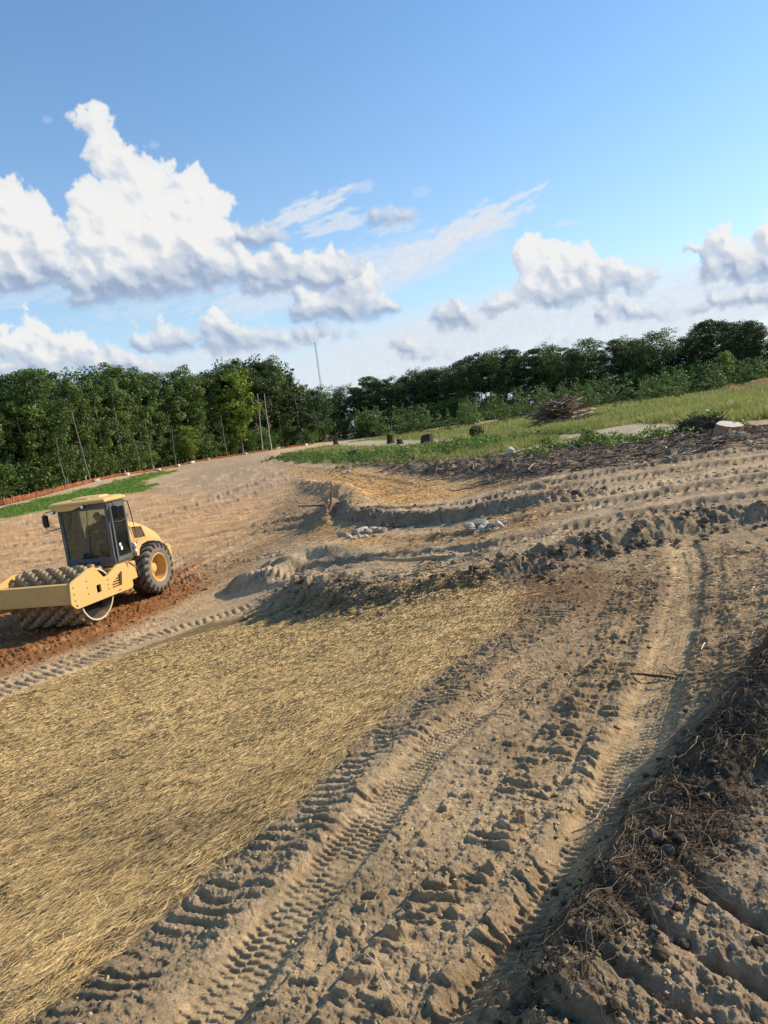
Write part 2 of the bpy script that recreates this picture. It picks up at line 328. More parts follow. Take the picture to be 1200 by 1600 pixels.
def wpt(px, dep, off=0.):
    hx = 800+FPX*((px-600)/FPX*cr+cf)[2]/cu[2]; d = ray(px, hx); d = d/d[1]; return d[0]*(dep+off), dep+off
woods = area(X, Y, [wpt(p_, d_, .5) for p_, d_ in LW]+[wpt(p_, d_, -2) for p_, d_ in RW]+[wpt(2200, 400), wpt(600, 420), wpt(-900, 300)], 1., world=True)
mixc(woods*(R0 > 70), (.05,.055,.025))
def wd(px, py, dep): 
    d = ray(px, py); return (d*dep)[:2]
RM = [wd(1120,604,128), wd(1160,598,122), wd(1260,588,116), wd(1400,570,112)]
_i, _d, _s, _l = line_sd(X, Y, np.array(RM), 9.); rmound = np.zeros(len(X), np.float32); rmound[_i] = 1-sst(3., 5.5, np.abs(_d)+n_low[_i])
mixc(rmound, (.22,.10,.055))
pile = area(X+n_hi*.2, Y+n_hi*.2, [(1290,960),(1140,1120),(1040,1220),(960,1330),(900,1430),(820,1520),(760,1650),(1300,1750)], .35)
mixc(pile, (.075,.053,.037), .9)  # dark heap earth, with the heap's shade also put into the colour
ptop = area(X+n_hi*.12, Y+n_hi*.12, [(1300,1270),(1190,1310),(1130,1400),(1040,1470),(960,1540),(900,1650),(1300,1750)], .15)
mixc(ptop, (.40,.29,.18))
stk_ = fbm((X*.94+Y*.34)/6., (-X*.34+Y*.94)/.55, 4, 411); stk2 = fbm((X*.8+Y*.6)/5., (-X*.6+Y*.8)/.5, 4, 413)
mixc(left_flat*(1-orange)*sst(.0,.7,stk_), (.27,.185,.115), .55); mixc(left_flat*(1-orange)*sst(.1,.7,stk2), (.56,.37,.20), .5)
stk3 = fbm((X*.94+Y*.34)/2.5, (-X*.34+Y*.94)/.14, 3, 417); mixc(left_flat*(1-orange)*sst(.0,.8,stk3), (.22,.15,.095), .3); mixc(left_flat*(1-orange)*sst(.0,.8,-stk3), (.58,.41,.25), .3)
mixc(cross*sst(.1,.7,stk_), (.25,.18,.12), .55); mixc(cross*sst(.2,.7,stk2), (.50,.38,.25), .5)
mixc(field*(1-path)*sst(.25,.8,n_low), (.30,.25,.12), .55)
# ---------------------------------------------------------------- relief
def bank(pts, H, w, Lb, side=1, jag=0.):
    """ground beyond the line (to its left when side=1) stands H higher behind a steep face of width w"""
    P = smooth_line(W2(pts)); Hs = np.array(H, float) if np.ndim(H) else np.array([H, H], float)
    idx, d, s, l = line_sd(X, Y, P, Lb*2.6)
    h = np.interp(s/l, np.linspace(0, 1, len(Hs)), Hs); d = d*side
    if jag: d = d+jag*fbm(X[idx]/.9, Y[idx]/.9, 4, 41)
    e = sst(0, .06, s/l)*sst(0, .06, 1-s/l) if Hs[0] else sst(0, .0001, s/l+1)
    Z[idx] += h*sst(-w, w, d)*np.exp(-np.maximum(d, 0)/Lb)*e*np.clip((Lb*2.6-np.abs(d))/(Lb*.6), 0, 1)
    return idx, d, s, l, P
def ridge(pts, H, w, lump=.3, sc=.5, world=False):
    P = smooth_line(pts if world else W2(pts)); Hs = np.atleast_1d(np.array(H, float)); Hs = Hs if len(Hs) > 1 else np.repeat(Hs, 2)
    idx, d, s, l = line_sd(X, Y, P, w*3)
    h = np.interp(s/l, np.linspace(0, 1, len(Hs)), Hs)
    nn = fbm(X[idx]/sc, Y[idx]/sc, 4, 51)
    g = np.exp(-(d/w)**2)*sst(0, .05, s/l)*sst(0, .05, 1-s/l)
    Z[idx] += h*g*(1+lump*nn)
    return idx, g, d
def rut(pts, depth, w, berm=.5, world=False):
    P = smooth_line(pts if world else W2(pts)); idx, d, s, l = line_sd(X, Y, P, w*3.2)
    q = np.abs(d)/w; n = fbm(X[idx]/.5, Y[idx]/.5, 3, 61); e = sst(0, .05, s/l)*sst(0, .05, 1-s/l)
    Z[idx] += e*depth*(-(1-sst(.65, 1.15, q))*(1+.3*n)+berm*np.exp(-((q-1.35)/.35)**2)*(1+.9*n))
def tread(pts, w, pitch, A, kind, sink=.0, world=False, rag=.35, fade=.5):
    P = smooth_line(pts if world else W2(pts)); idx, d, s, l = line_sd(X, Y, P, w*1.3)
    x = X[idx]; y = Y[idx]; n = fbm(x/.35, y/.35, 3, 71)
    sp = s+n*pitch*rag*.5; t = d/w
    if kind == 'bar': ph = sp/pitch; m_ = 1.
    elif kind == 'chev': ph = sp/pitch+np.where(t > 0, 1, -1)*.25+np.abs(t)*1.1; m_ = sst(.04, .12, np.abs(t))
    elif kind == 'lug': ph = sp/pitch+np.where(t > 0, .5, 0)+np.abs(t)*.7; m_ = sst(.15, .3, np.abs(t))
    elif kind == 'brick':
        col = np.floor((t+1)*2.5); ph = sp/pitch+(col % 2)*.5+((col*.37) % 1)*.3; u_ = ((t+1)*2.5) % 1; m_ = .25+.75*sst(.0, .12, u_)*sst(.0, .12, 1-u_)
    f = ph-np.floor(ph); prof = sst(0, .12, f)*(1-sst(.45, .62, f)) if kind != 'bar' else sst(0, .2, f)*(1-sst(.55, .75, f))
    e = (1-sst(.85, 1.05, np.abs(t)+n*.12))*sst(0, .04, s/l)*sst(0, .04, 1-s/l)
    k = np.clip(1+n*fade*1.6, .1, 1.5)
    Z[idx] += e*(A*prof*m_*k-sink)
    return idx, e, prof*m_*k
# mid-distance steps
b1 = bank([(1290,800),(1200,812),(1120,822),(1050,838),(950,862),(860,885),(780,905),(700,922),(620,940),(540,950),(430,938)], [.22,.24,.27,.24,.14,.16,.24,.32,.36,.30,.2], .3, 1.3, -1, .07)
b3 = bank([(920,772),(840,790),(760,806),(690,820),(630,826),(560,815),(520,800)], [.16,.3,.36,.36,.32,.3,.15], .24, 2.0, -1, .06)
b2 = bank([(600,866),(540,870),(480,876),(420,913),(350,920)], [.08,.2,.36,.44,.26], .34, 2.4, -1, .03)
ridge([(690,905),(620,918),(540,925),(440,925)], [.06,.12,.12,.06], .5, .8, .35)
ridge([(1050,835),(950,855),(850,878),(740,900)], [.06,.05,.08,.1], .35, 1.3, .4)
ridge([(560,802),(545,773),(500,764),(460,748)], [.2,.45,.35,.1], .7, .4, 1.)
ridge([(540,775),(515,792),(512,812),(500,830)], [.15,.3,.3,.1], .35, .8, .5)
# raked windrow
for k_ in range(3):
    ridge([(600,726+k_*2),(760,728+k_*5),(900,712+k_*8),(1060,690+k_*9),(1250,672+k_*8)], [.05,.10,.16,.15,.15], .5, 1.2, .9)
ridge(RM, [.9,1.5,1.9,2.0], 3., .35, 4., world=True)
# wheel ruts in the mid ground
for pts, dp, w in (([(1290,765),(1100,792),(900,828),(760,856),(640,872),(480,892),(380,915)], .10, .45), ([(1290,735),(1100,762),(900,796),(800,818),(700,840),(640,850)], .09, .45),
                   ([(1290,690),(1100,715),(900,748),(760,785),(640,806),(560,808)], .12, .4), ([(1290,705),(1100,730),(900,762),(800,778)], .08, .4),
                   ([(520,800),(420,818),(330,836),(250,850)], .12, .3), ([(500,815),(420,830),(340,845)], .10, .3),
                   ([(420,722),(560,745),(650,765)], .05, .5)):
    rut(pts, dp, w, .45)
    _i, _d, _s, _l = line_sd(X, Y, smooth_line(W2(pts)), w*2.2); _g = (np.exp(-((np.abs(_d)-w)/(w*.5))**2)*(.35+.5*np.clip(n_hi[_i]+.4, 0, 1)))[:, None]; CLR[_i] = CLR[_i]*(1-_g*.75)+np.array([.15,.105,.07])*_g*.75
for pts, w, kd in (([(1290,765),(1100,792),(900,828),(760,856),(640,872),(480,892),(380,915)], .42, 'chev'), ([(1290,735),(1100,762),(900,796),(800,818),(700,840),(640,850)], .42, 'chev'),
                   ([(1290,690),(1100,715),(900,748),(760,785),(640,806)], .4, 'lug'), ([(1290,705),(1100,730),(900,762),(800,778),(700,800)], .4, 'chev'),
                   ([(1290,720),(1100,745),(940,772),(830,792)], .30, 'lug'),
                   ([(470,858),(400,872),(300,885)], .35, 'lug')):
    tread(pts, w, .22, .05, kd, rag=.35, fade=.75)
# drum and tyre passes on the left flat
rs = np.random.RandomState(3)
for (p0, p1, p2) in (((0,840),(150,825),(420,770)),((0,855),(200,835),(470,770)),((0,870),(220,845),(440,795)),((-50,890),(200,860),(450,800)),((100,815),(250,790),(420,752)),((60,818),(240,800),(400,765)),((250,900),(350,850),(470,790)),((270,915),(380,850),(480,800)),((20,826),(55,815),(90,832)),((200,820),(330,780),(450,735)),((230,825),(360,785),(480,735))):
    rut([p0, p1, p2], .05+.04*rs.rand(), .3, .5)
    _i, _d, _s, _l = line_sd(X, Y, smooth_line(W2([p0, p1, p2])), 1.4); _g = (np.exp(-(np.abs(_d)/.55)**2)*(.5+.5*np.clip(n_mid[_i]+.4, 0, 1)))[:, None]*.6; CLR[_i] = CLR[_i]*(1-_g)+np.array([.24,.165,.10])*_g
for k_ in range(9):
    o = k_*9
    tread([(-300,1000+o*1.6),(0,965+o),(150,930+o*.7),(260,900+o*.4),(320,880+o*.2)], .35, .17, .03, 'bar' if k_ % 2 else 'lug', rag=1.4)
# grey grouser strip beside the mat
tread([(-250,1175),(0,1082),(130,1035),(250,990),(400,942)], .33, .17, .03, 'bar', rag=.3)
tread([(-250,1150),(0,1068),(130,1022),(250,975),(340,935)], .28, .17, .025, 'bar', rag=.6)
# near bench
rut([(-40,1660),(200,1500),(420,1300),(620,1110),(760,1010)], .02, .3, .8)
tread([(60,1640),(230,1500),(370,1385),(500,1265),(620,1150),(720,1060),(820,990),(900,930)], .30, .105, .018, 'bar', rag=1.1, fade=.9)
trk_pts = [(255,1680),(350,1560),(440,1440),(545,1320),(650,1190),(740,1110),(810,1050),(850,1025)]
rut(trk_pts, .03, .19, .3); ta = tread(trk_pts, .175, .05, .009, 'brick', rag=.8, fade=.9)
mixp = np.zeros(len(X), np.float32); mixp[ta[0]] = ta[1]
trk2 = [(640,1750),(760,1600),(850,1450),(930,1310),(985,1200),(1030,1070),(1062,960),(1075,880),(1062,838)]
rut(trk2, .035, .21, .4); tb = tread(trk2, .19, .055, .010, 'brick', rag=.8, fade=.9)
mixp[tb[0]] = np.maximum(mixp[tb[0]], tb[1])
for pts, w in (([(420,1680),(520,1530),(640,1390),(760,1240),(860,1110),(930,1010)], .22), ([(560,1700),(680,1520),(790,1370),(870,1230),(930,1110),(985,980),(1010,900)], .22)):
    tread(pts, w, .15, .017, 'lug', rag=1.8, fade=1.3)
for pts, w in (([(480,1700),(590,1540),(700,1400),(830,1230),(910,1090),(970,970)], .17),([(1110,1120),(1120,1000),(1110,900),(1090,850)], .25),([(1190,1090),(1185,1000),(1170,900),(1160,840)], .3),([(1250,1050),(1240,950),(1230,850)], .3),([(930,1010),(1000,900),(1020,860)], .2)):
    tread(pts, w, .10, .018, 'bar', rag=1.4, fade=1.)
mixc(mixp, (.52,.365,.20), .75)
# spoil heap at the right: its crest shades the bench, with caterpillar treads pressed over the near top
bank([(1320,930),(1185,1090),(1090,1190),(1010,1310),(940,1420),(860,1530),(800,1640),(740,1760)], [.22,.32,.33,.33,.32,.32,.3,.26], .28, 1.2, 1, .14)
hp = ridge([(1330,1020),(1250,1110),(1190,1200),(1140,1290)], [.1,.18,.14,.0], .6, .5, .5)
for k_ in range(4):
    o = k_*78
    P = smooth_line(W2([(1010-o*.9,1385+o*1.0),(1150-o*.6,1490+o),(1320-o*.3,1570+o*1.1)])); idx, d, s, l = line_sd(X, Y, P, .35)
    Z[idx] += -.055*np.exp(-(d/.028)**2)*(1+.5*fbm(X[idx]/.1, Y[idx]/.1, 3, 81))*sst(0, .08, s)+.004*ridged(X[idx]/.09, Y[idx]/.09, 2, 83)
# ---- overall roughness
rough_zone = np.clip(.22+cross*.02+wind*.8+pile*1.0*(1-ptop*.75)+orange*.42+bench*.2+left_flat*.12+rmound, 0, 1.3)*(1-mixp*.8)*(1-blanket*.75)
near = np.clip(60/np.maximum(R0, 1), 0, 1)
c1_, v1_ = cells(X/.16, Y/.16, 5); c2_, v2_ = cells(X/.07+n_hi, Y/.07, 15); c3_, v3_ = cells(X/.42+n_mid, Y/.42, 25)
Z += rough_zone*(.035*n_mid+.022*n_hi)
fr = sst(.0, .25, fbm(X/.8, Y/.8, 3, 91)+.15)
Z += rough_zone*fr*(.022*np.where(v1_ > .6, sst(.42, .22, c1_)*(.5+v1_), 0)+.012*np.where(v2_ > .5, sst(.45, .22, c2_), 0)+.04*np.where(v3_ > .82, sst(.35, .18, c3_), 0)*np.clip(wind*.4+pile, 0, 1))
c4_, v4_ = cells(X/.034+n_hi*.3, Y/.034, 45); c5_, v5_ = cells(X/.014, Y/.014, 55)
Z += (1-blanket)*(R0 < 14)*(.005*fbm(X/.05, Y/.05, 3, 93)+.009*np.sqrt(np.clip(1-(c4_/.7)**2, 0, 1))*(v4_ > .45)*(v4_)+.004*np.sqrt(np.clip(1-(c5_/.7)**2, 0, 1))*v5_*(R0 < 7))*(1-mixp*.75)
lf = left_flat*(1-orange)*(R0 < 140)
_ang = -.35+n_low*.5; _u = X*np.cos(_ang)+Y*np.sin(_ang); _v = -X*np.sin(_ang)+Y*np.cos(_ang)
Z += lf*(.035*np.maximum(0, fbm(_u/.9, _v/.16, 3, 401))+.02*np.maximum(0, perlin(_u/.22, _v/.22, 403)))*sst(-.3, .4, n_mid+.3)
Z += cross*(1-sw2)*.03*np.maximum(0, fbm(X/.35, Y/.12, 3, 405))
Z += blanket*(.02*n_mid+.008*n_hi)
# b1 face: broken lumps with roots
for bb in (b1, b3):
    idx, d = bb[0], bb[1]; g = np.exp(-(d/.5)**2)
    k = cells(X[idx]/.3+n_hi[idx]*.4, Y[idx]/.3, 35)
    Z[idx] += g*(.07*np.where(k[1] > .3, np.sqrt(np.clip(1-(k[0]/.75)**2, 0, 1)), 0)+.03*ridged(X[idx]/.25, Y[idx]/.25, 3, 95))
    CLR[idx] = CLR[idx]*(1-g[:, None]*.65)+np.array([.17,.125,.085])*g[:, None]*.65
GZ = Z.reshape(NR, NT)
_thr = np.radians(th)
def ground(x, y):
    """height of the finished ground"""
    x = np.asarray(x, float); y = np.asarray(y, float)
    r = np.clip(np.hypot(x, y), rr[0], rr[-1]*.999); t = np.arctan2(x, y)
    i = np.clip(np.searchsorted(rr, r)-1, 0, NR-2); j = np.clip(np.searchsorted(_thr, t)-1, 0, NT-2)
    u = (r-rr[i])/(rr[i+1]-rr[i]); v = (t-_thr[j])/(_thr[j+1]-_thr[j])
    return (GZ[i, j]*(1-u)*(1-v)+GZ[i+1, j]*u*(1-v)+GZ[i, j+1]*(1-u)*v+GZ[i+1, j+1]*u*v)
def at(px, py): return hit_fn(ground, px, py)
def sample(F, x, y):
    G = F.reshape(NR, NT); r = np.clip(np.hypot(x, y), rr[0], rr[-1]*.999); t = np.arctan2(x, y)
    i = np.clip(np.searchsorted(rr, r)-1, 0, NR-2); j = np.clip(np.searchsorted(_thr, t)-1, 0, NT-2)
    return G[i, j]
# ---------------------------------------------------------------- materials
def mat(name, col=(.5, .5, .5), rough=.7, metal=0., noise=None, bump=None, spec=.3, emit=None):
    M = bpy.data.materials.new(name); M.use_nodes = True; t = M.node_tree; b = t.nodes['Principled BSDF']
    b.inputs['Roughness'].default_value = rough; b.inputs['Metallic'].default_value = metal; b.inputs['Specular IOR Level'].default_value = spec
    b.inputs['Base Color'].default_value = (*col, 1)
    if noise or bump:
        c = t.nodes.new('ShaderNodeTexCoord')
    if noise:     # (scale, other colour, low, high)
        n = t.nodes.new('ShaderNodeTexNoise'); n.inputs['Scale'].default_value = noise[0]; n.inputs['Detail'].default_value = 6; n.inputs['Roughness'].default_value = .65
        t.links.new(c.outputs['Object'], n.inputs['Vector'])
        r_ = t.nodes.new('ShaderNodeValToRGB'); r_.color_ramp.elements[0].position = noise[2]; r_.color_ramp.elements[1].position = noise[3]
        r_.color_ramp.elements[0].color = (*col, 1); r_.color_ramp.elements[1].color = (*noise[1], 1)
        t.links.new(n.outputs[0], r_.inputs[0]); t.links.new(r_.outputs[0], b.inputs['Base Color'])
    if bump:      # (scale, strength, distance)
        n = t.nodes.new('ShaderNodeTexNoise'); n.inputs['Scale'].default_value = bump[0]; n.inputs['Detail'].default_value = 6
        t.links.new(c.outputs['Object'], n.inputs['Vector'])
        bp = t.nodes.new('ShaderNodeBump'); bp.inputs['Strength'].default_value = bump[1]; bp.inputs['Distance'].default_value = bump[2]
        t.links.new(n.outputs[0], bp.inputs['Height']); t.links.new(bp.outputs[0], b.inputs['Normal'])
    return M
def grid_mesh(name, X, Y, Z, nr, nt):
    V = np.stack([X, Y, Z], 1).astype(np.float32)
    i = np.arange(nr-1)[:, None]*nt+np.arange(nt-1)[None]; F = np.stack([i, i+nt, i+nt+1, i+1], -1).reshape(-1, 4)[:, ::-1]
    me = bpy.data.meshes.new(name); me.vertices.add(len(V)); me.vertices.foreach_set('co', V.ravel())
    me.loops.add(F.size); me.loops.foreach_set('vertex_index', F.ravel().astype(np.int32))
    me.polygons.add(len(F)); me.polygons.foreach_set('loop_start', (np.arange(len(F))*4).astype(np.int32))
    me.polygons.foreach_set('use_smooth', np.ones(len(F), bool)); me.update(calc_edges=True)
    return me
gme = grid_mesh('ground', X, Y, Z, NR, NT)
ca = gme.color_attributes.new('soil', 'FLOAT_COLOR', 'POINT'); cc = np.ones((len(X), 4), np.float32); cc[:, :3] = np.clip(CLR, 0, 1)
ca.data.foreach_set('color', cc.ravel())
GM = bpy.data.materials.new('soil'); GM.use_nodes = True; t = GM.node_tree; b = t.nodes['Principled BSDF']; b.inputs['Roughness'].default_value = .95; b.inputs['Specular IOR Level'].default_value = .12
at_ = t.nodes.new('ShaderNodeAttribute'); at_.attribute_name = 'soil'; gc = t.nodes.new('ShaderNodeNewGeometry')
def tnoise(scale, det=6, r_=.65):
    n = t.nodes.new('ShaderNodeTexNoise'); n.inputs['Scale'].default_value = scale; n.inputs['Detail'].default_value = det; n.inputs['Roughness'].default_value = r_
    t.links.new(gc.outputs['Position'], n.inputs['Vector']); return n.outputs[0]
def tmath(op, a, b_, c_=None):
    n = t.nodes.new('ShaderNodeMath'); n.operation = op
    for i, q in enumerate((a, b_, c_)):
        if q is None: continue
        if isinstance(q, (int, float)): n.inputs[i].default_value = q
        else: t.links.new(q, n.inputs[i])
    return n.outputs[0]
k1 = tmath('MULTIPLY_ADD', tnoise(1.1), 1.4, .28); k2 = tmath('MULTIPLY_ADD', tnoise(14), 1.7, .15); k3 = tmath('MULTIPLY_ADD', tnoise(110, 5, .8), 1.8, .34)
kk = tmath('MULTIPLY', tmath('MULTIPLY', k1, k2), k3)
vm = t.nodes.new('ShaderNodeVectorMath'); vm.operation = 'SCALE'; t.links.new(at_.outputs['Color'], vm.inputs[0]); t.links.new(kk, vm.inputs['Scale'])
t.links.new(vm.outputs[0], b.inputs['Base Color'])
bp = t.nodes.new('ShaderNodeBump'); bp.inputs['Strength'].default_value = 1.0; bp.inputs['Distance'].default_value = .022
hh = tmath('ADD', tmath('MULTIPLY', tnoise(45, 10, .8), 1.7), tmath('MULTIPLY', tnoise(7, 5), 1.6)); t.links.new(hh, bp.inputs['Height']); t.links.new(bp.outputs[0], b.inputs['Normal'])
gme.materials.append(GM)
go = bpy.data.objects.new('ground', gme); C.objects.link(go); go['kind'] = 'structure'
# ---------------------------------------------------------------- builders
def quads_mesh(name, V, col, smooth=False, attr='tint', m=None):
    n = len(V); k = V.shape[1]
    me = bpy.data.meshes.new(name); me.vertices.add(n*k); me.vertices.foreach_set('co', V.astype(np.float32).ravel())
    me.loops.add(n*k); me.loops.foreach_set('vertex_index', np.arange(n*k, dtype=np.int32))
    me.polygons.add(n); me.polygons.foreach_set('loop_start', (np.arange(n)*k).astype(np.int32)); me.update(calc_edges=True)
    a = me.color_attributes.new(attr, 'FLOAT_COLOR', 'POINT'); c = np.ones((n*k, 4), np.float32); c[:, :3] = np.repeat(np.clip(col, 0, 1), k, 0); a.data.foreach_set('color', c.ravel())
    if m: me.materials.append(m)
    return me
def mesh_from(name, V, F, m=None, col=None, smooth=False):
    """V (n,3), F (k,3|4) arrays"""
    V = np.asarray(V, np.float32); F = np.asarray(F, np.int32); k = F.shape[1]
    me = bpy.data.meshes.new(name); me.vertices.add(len(V)); me.vertices.foreach_set('co', V.ravel())
    me.loops.add(F.size); me.loops.foreach_set('vertex_index', F.ravel()); me.polygons.add(len(F)); me.polygons.foreach_set('loop_start', (np.arange(len(F))*k).astype(np.int32))
    if smooth: me.polygons.foreach_set('use_smooth', np.ones(len(F), bool))
    me.update(calc_edges=True)
    if col is not None:
        a = me.color_attributes.new('tint', 'FLOAT_COLOR', 'POINT'); c = np.ones((len(V), 4), np.float32); c[:, :3] = col; a.data.foreach_set('color', c.ravel())
    if m: me.materials.append(m)
    return me
def tint_mat(name, rough=.8, spec=.2, trans=0., vary=0., bump=0., scale=8):
    M = bpy.data.materials.new(name); M.use_nodes = True; t = M.node_tree; b = t.nodes['Principled BSDF']; b.inputs['Roughness'].default_value = rough; b.inputs['Specular IOR Level'].default_value = spec
    a = t.nodes.new('ShaderNodeAttribute'); a.attribute_name = 'tint'; src = a.outputs['Color']
    if vary or bump:
        g = t.nodes.new('ShaderNodeNewGeometry'); n = t.nodes.new('ShaderNodeTexNoise'); n.inputs['Scale'].default_value = scale; n.inputs['Detail'].default_value = 5; t.links.new(g.outputs['Position'], n.inputs['Vector'])
    if vary:
        q = t.nodes.new('ShaderNodeMath'); q.operation = 'MULTIPLY_ADD'; t.links.new(n.outputs[0], q.inputs[0]); q.inputs[1].default_value = vary*2; q.inputs[2].default_value = 1-vary
        v = t.nodes.new('ShaderNodeVectorMath'); v.operation = 'SCALE'; t.links.new(src, v.inputs[0]); t.links.new(q.outputs[0], v.inputs['Scale']); src = v.outputs[0]
    if bump:
        bp = t.nodes.new('ShaderNodeBump'); bp.inputs['Strength'].default_value = bump; bp.inputs['Distance'].default_value = .05; t.links.new(n.outputs[0], bp.inputs['Height']); t.links.new(bp.outputs[0], b.inputs['Normal'])
    t.links.new(src, b.inputs['Base Color'])
    if trans:
        tr = t.nodes.new('ShaderNodeBsdfTranslucent'); t.links.new(src, tr.inputs[0]); mx_ = t.nodes.new('ShaderNodeMixShader'); mx_.inputs[0].default_value = trans
        o = t.nodes['Material Output']; t.links.new(b.outputs[0], mx_.inputs[1]); t.links.new(tr.outputs[0], mx_.inputs[2]); t.links.new(mx_.outputs[0], o.inputs[0])
    return M
def put(name, me, label=None, cat=None, group=None, kind=None, parent=None, loc=(0, 0, 0), rot=(0, 0, 0), sc=1.):
    o = bpy.data.objects.new(name, me); C.objects.link(o); o.location = loc; o.rotation_euler = rot; o.scale = (sc, sc, sc) if np.ndim(sc) == 0 else sc
    if label: o['label'] = label
    if cat: o['category'] = cat
    if group: o['group'] = group
    if kind: o['kind'] = kind
    if parent: o.parent = parent
    return o
def scatter(n, r0, r1, t0, t1, powr=1.):
    """points spread over the fan before the camera; density per ground area falls as 1/r^(powr)"""
    q = RS.rand(n)
    if abs(powr-2) < 1e-6: r = r0*(r1/r0)**q
    else:
        e = 2-powr; r = (r0**e+(r1**e-r0**e)*q)**(1/e)
    t = np.radians(t0+(t1-t0)*RS.rand(n)); return np.sin(t)*r, np.cos(t)*r
def blades(x, y, z, L, W, ang, lift, col, name, m):
    """flat lying or rising blades: one quad each"""
    n = len(x); dx = np.cos(ang)*np.cos(lift)*L; dy = np.sin(ang)*np.cos(lift)*L; dz = np.sin(lift)*L
    tw = RS.rand(n)*np.pi; px = -np.sin(ang)*W*np.cos(tw*.6-.3); py = np.cos(ang)*W*np.cos(tw*.6-.3); pz = W*np.sin(tw*.6-.9)
    A = np.stack([x-dx/2, y-dy/2, z-dz/2], 1); B = np.stack([x+dx/2, y+dy/2, z+dz/2], 1); P = np.stack([px, py, pz], 1)/2
    V = np.stack([A-P, B-P*.6, B+P*.6, A+P], 1)
    return quads_mesh(name, V, col, m=m)
# ---------------------------------------------------------------- straw
straw_m = tint_mat('straw', .55, .35)
def make_straw(name, label, n, r0, r1, t0, t1, powr, Lr, Wf, dirang, spread, pal, thr_=0., lift=.12):
    x, y = scatter(n, r0, r1, t0, t1, powr); s = sample(STRAW, x, y)
    bl = sample(blanket, x, y)
    clump = .75+.5*fbm(x/.5, y/.5, 3, 201)
    k = (RS.rand(n) < s*np.clip(clump, .35, 1)) & (s > .03)
    if thr_ > 0: k &= bl > .3
    if thr_ < 0: k &= bl <= .3
    x, y = x[k], y[k]; n = len(x); r = np.hypot(x, y)
    L = (Lr[0]+(Lr[1]-Lr[0])*RS.rand(n)**1.5); W = Wf*np.maximum(1, r/5.)*(.7+.6*RS.rand(n))
    ang = dirang+RS.randn(n)*spread; w = RS.rand(n) < .13; ang[w] = RS.rand(w.sum())*np.pi*2
    lf = RS.randn(n)*lift
    z = ground(x, y)+.006+RS.rand(n)*.02+np.abs(np.sin(lf))*L*.5
    q = RS.rand(n)[:, None]; patch = np.clip(.5+.6*fbm(x/1.1, y/1.1, 3, 203), 0, 1)[:, None]
    c = np.array(pal[0])*(1-q)+np.array(pal[1])*q; c = c*(.80+.28*patch); dk = RS.rand(n) < .12; c[dk] *= .45
    me = blades(x, y, z, L, W, ang, lf, c, name, straw_m)
    return put(name, me, label, 'straw', kind='stuff')
_p = W2([(150,1345),(280,1250)]); SDIR = math.atan2(*(_p[1]-_p[0])[::-1])
make_straw('straw_mulch', 'golden straw matting spread over the near slope beside the wheel tracks', 620000, 2.4, 15, -62, 22, 1.15, (.04,.11), .003, SDIR, .30, ((.40,.255,.09),(.92,.66,.30)), thr_=1)
make_straw('scattered_straw', 'loose straw strewn thinly over the bench and the swale beyond', 260000, 4, 70, -34, 36, 1.6, (.06,.18), .005, SDIR, 1.2, ((.34,.22,.09),(.66,.46,.20)), thr_=-1)
# ---------------------------------------------------------------- grass and weeds of the field
grass_m = tint_mat('grass_blade', .6, .25, trans=.35)
def make_grass(name, label, n, mask, r0, r1, t0, t1, Hr, Wf, pal, thr_=.35, cat='grass'):
    x, y = scatter(n, r0, r1, t0, t1, 2.6); k = sample(mask, x, y) > thr_+.25*RS.rand(n); x, y = x[k], y[k]; n = len(x); r = np.hypot(x, y)
    pt_ = np.clip(.5+.9*fbm(x/7, y/7, 4, 211), 0, 1); pt2 = np.clip(.5+.9*fbm(x/2.2, y/2.2, 3, 213), 0, 1)
    H = (Hr[0]+(Hr[1]-Hr[0])*RS.rand(n))*(.45+.9*pt2); z0 = ground(x, y)-.03
    V = []; Cc = []
    for j in range(5):
        a = RS.rand(n)*2*np.pi; ln = .25+.45*RS.rand(n); W = Wf*(.6+.8*RS.rand(n))*np.maximum(1, r/60)
        ox = RS.randn(n)*.12; oy = RS.randn(n)*.12; h = H*(.6+.5*RS.rand(n))
        b1 = np.stack([x+ox-np.cos(a)*W/2, y+oy-np.sin(a)*W/2, z0], 1); b2 = np.stack([x+ox+np.cos(a)*W/2, y+oy+np.sin(a)*W/2, z0], 1)
        tx = x+ox+np.cos(a+1.3)*ln*h; ty = y+oy+np.sin(a+1.3)*ln*h
        t_ = np.stack([tx, ty, z0+h], 1); V.append(np.stack([b1, b2, t_], 1))
        q = pt_[:, None]; c = np.array(pal[0])*(1-q)+np.array(pal[1])*q; c = c*(.7+.6*RS.rand(n))[:, None]; d = RS.rand(n) < .13; c[d] = np.array(pal[2]); Cc.append(c)
    me = quads_mesh(name, np.concatenate(V), np.concatenate(Cc), m=grass_m)
    return put(name, me, label, cat, kind='stuff')
make_grass('field_grass', 'rough yellow green grass and weeds covering the field before the young pines', 90000, field*(1-path)*(1-path2), 22, 230, -14, 36, (.18,.55), .05, ((.17,.22,.045),(.38,.37,.10),(.42,.33,.16)))
make_grass('verge_grass', 'bright green seeded grass strip along the orange fence', 50000, gstrip, 55, 200, -36, -12, (.10,.3), .06, ((.11,.22,.03),(.17,.27,.045),(.2,.2,.06)))
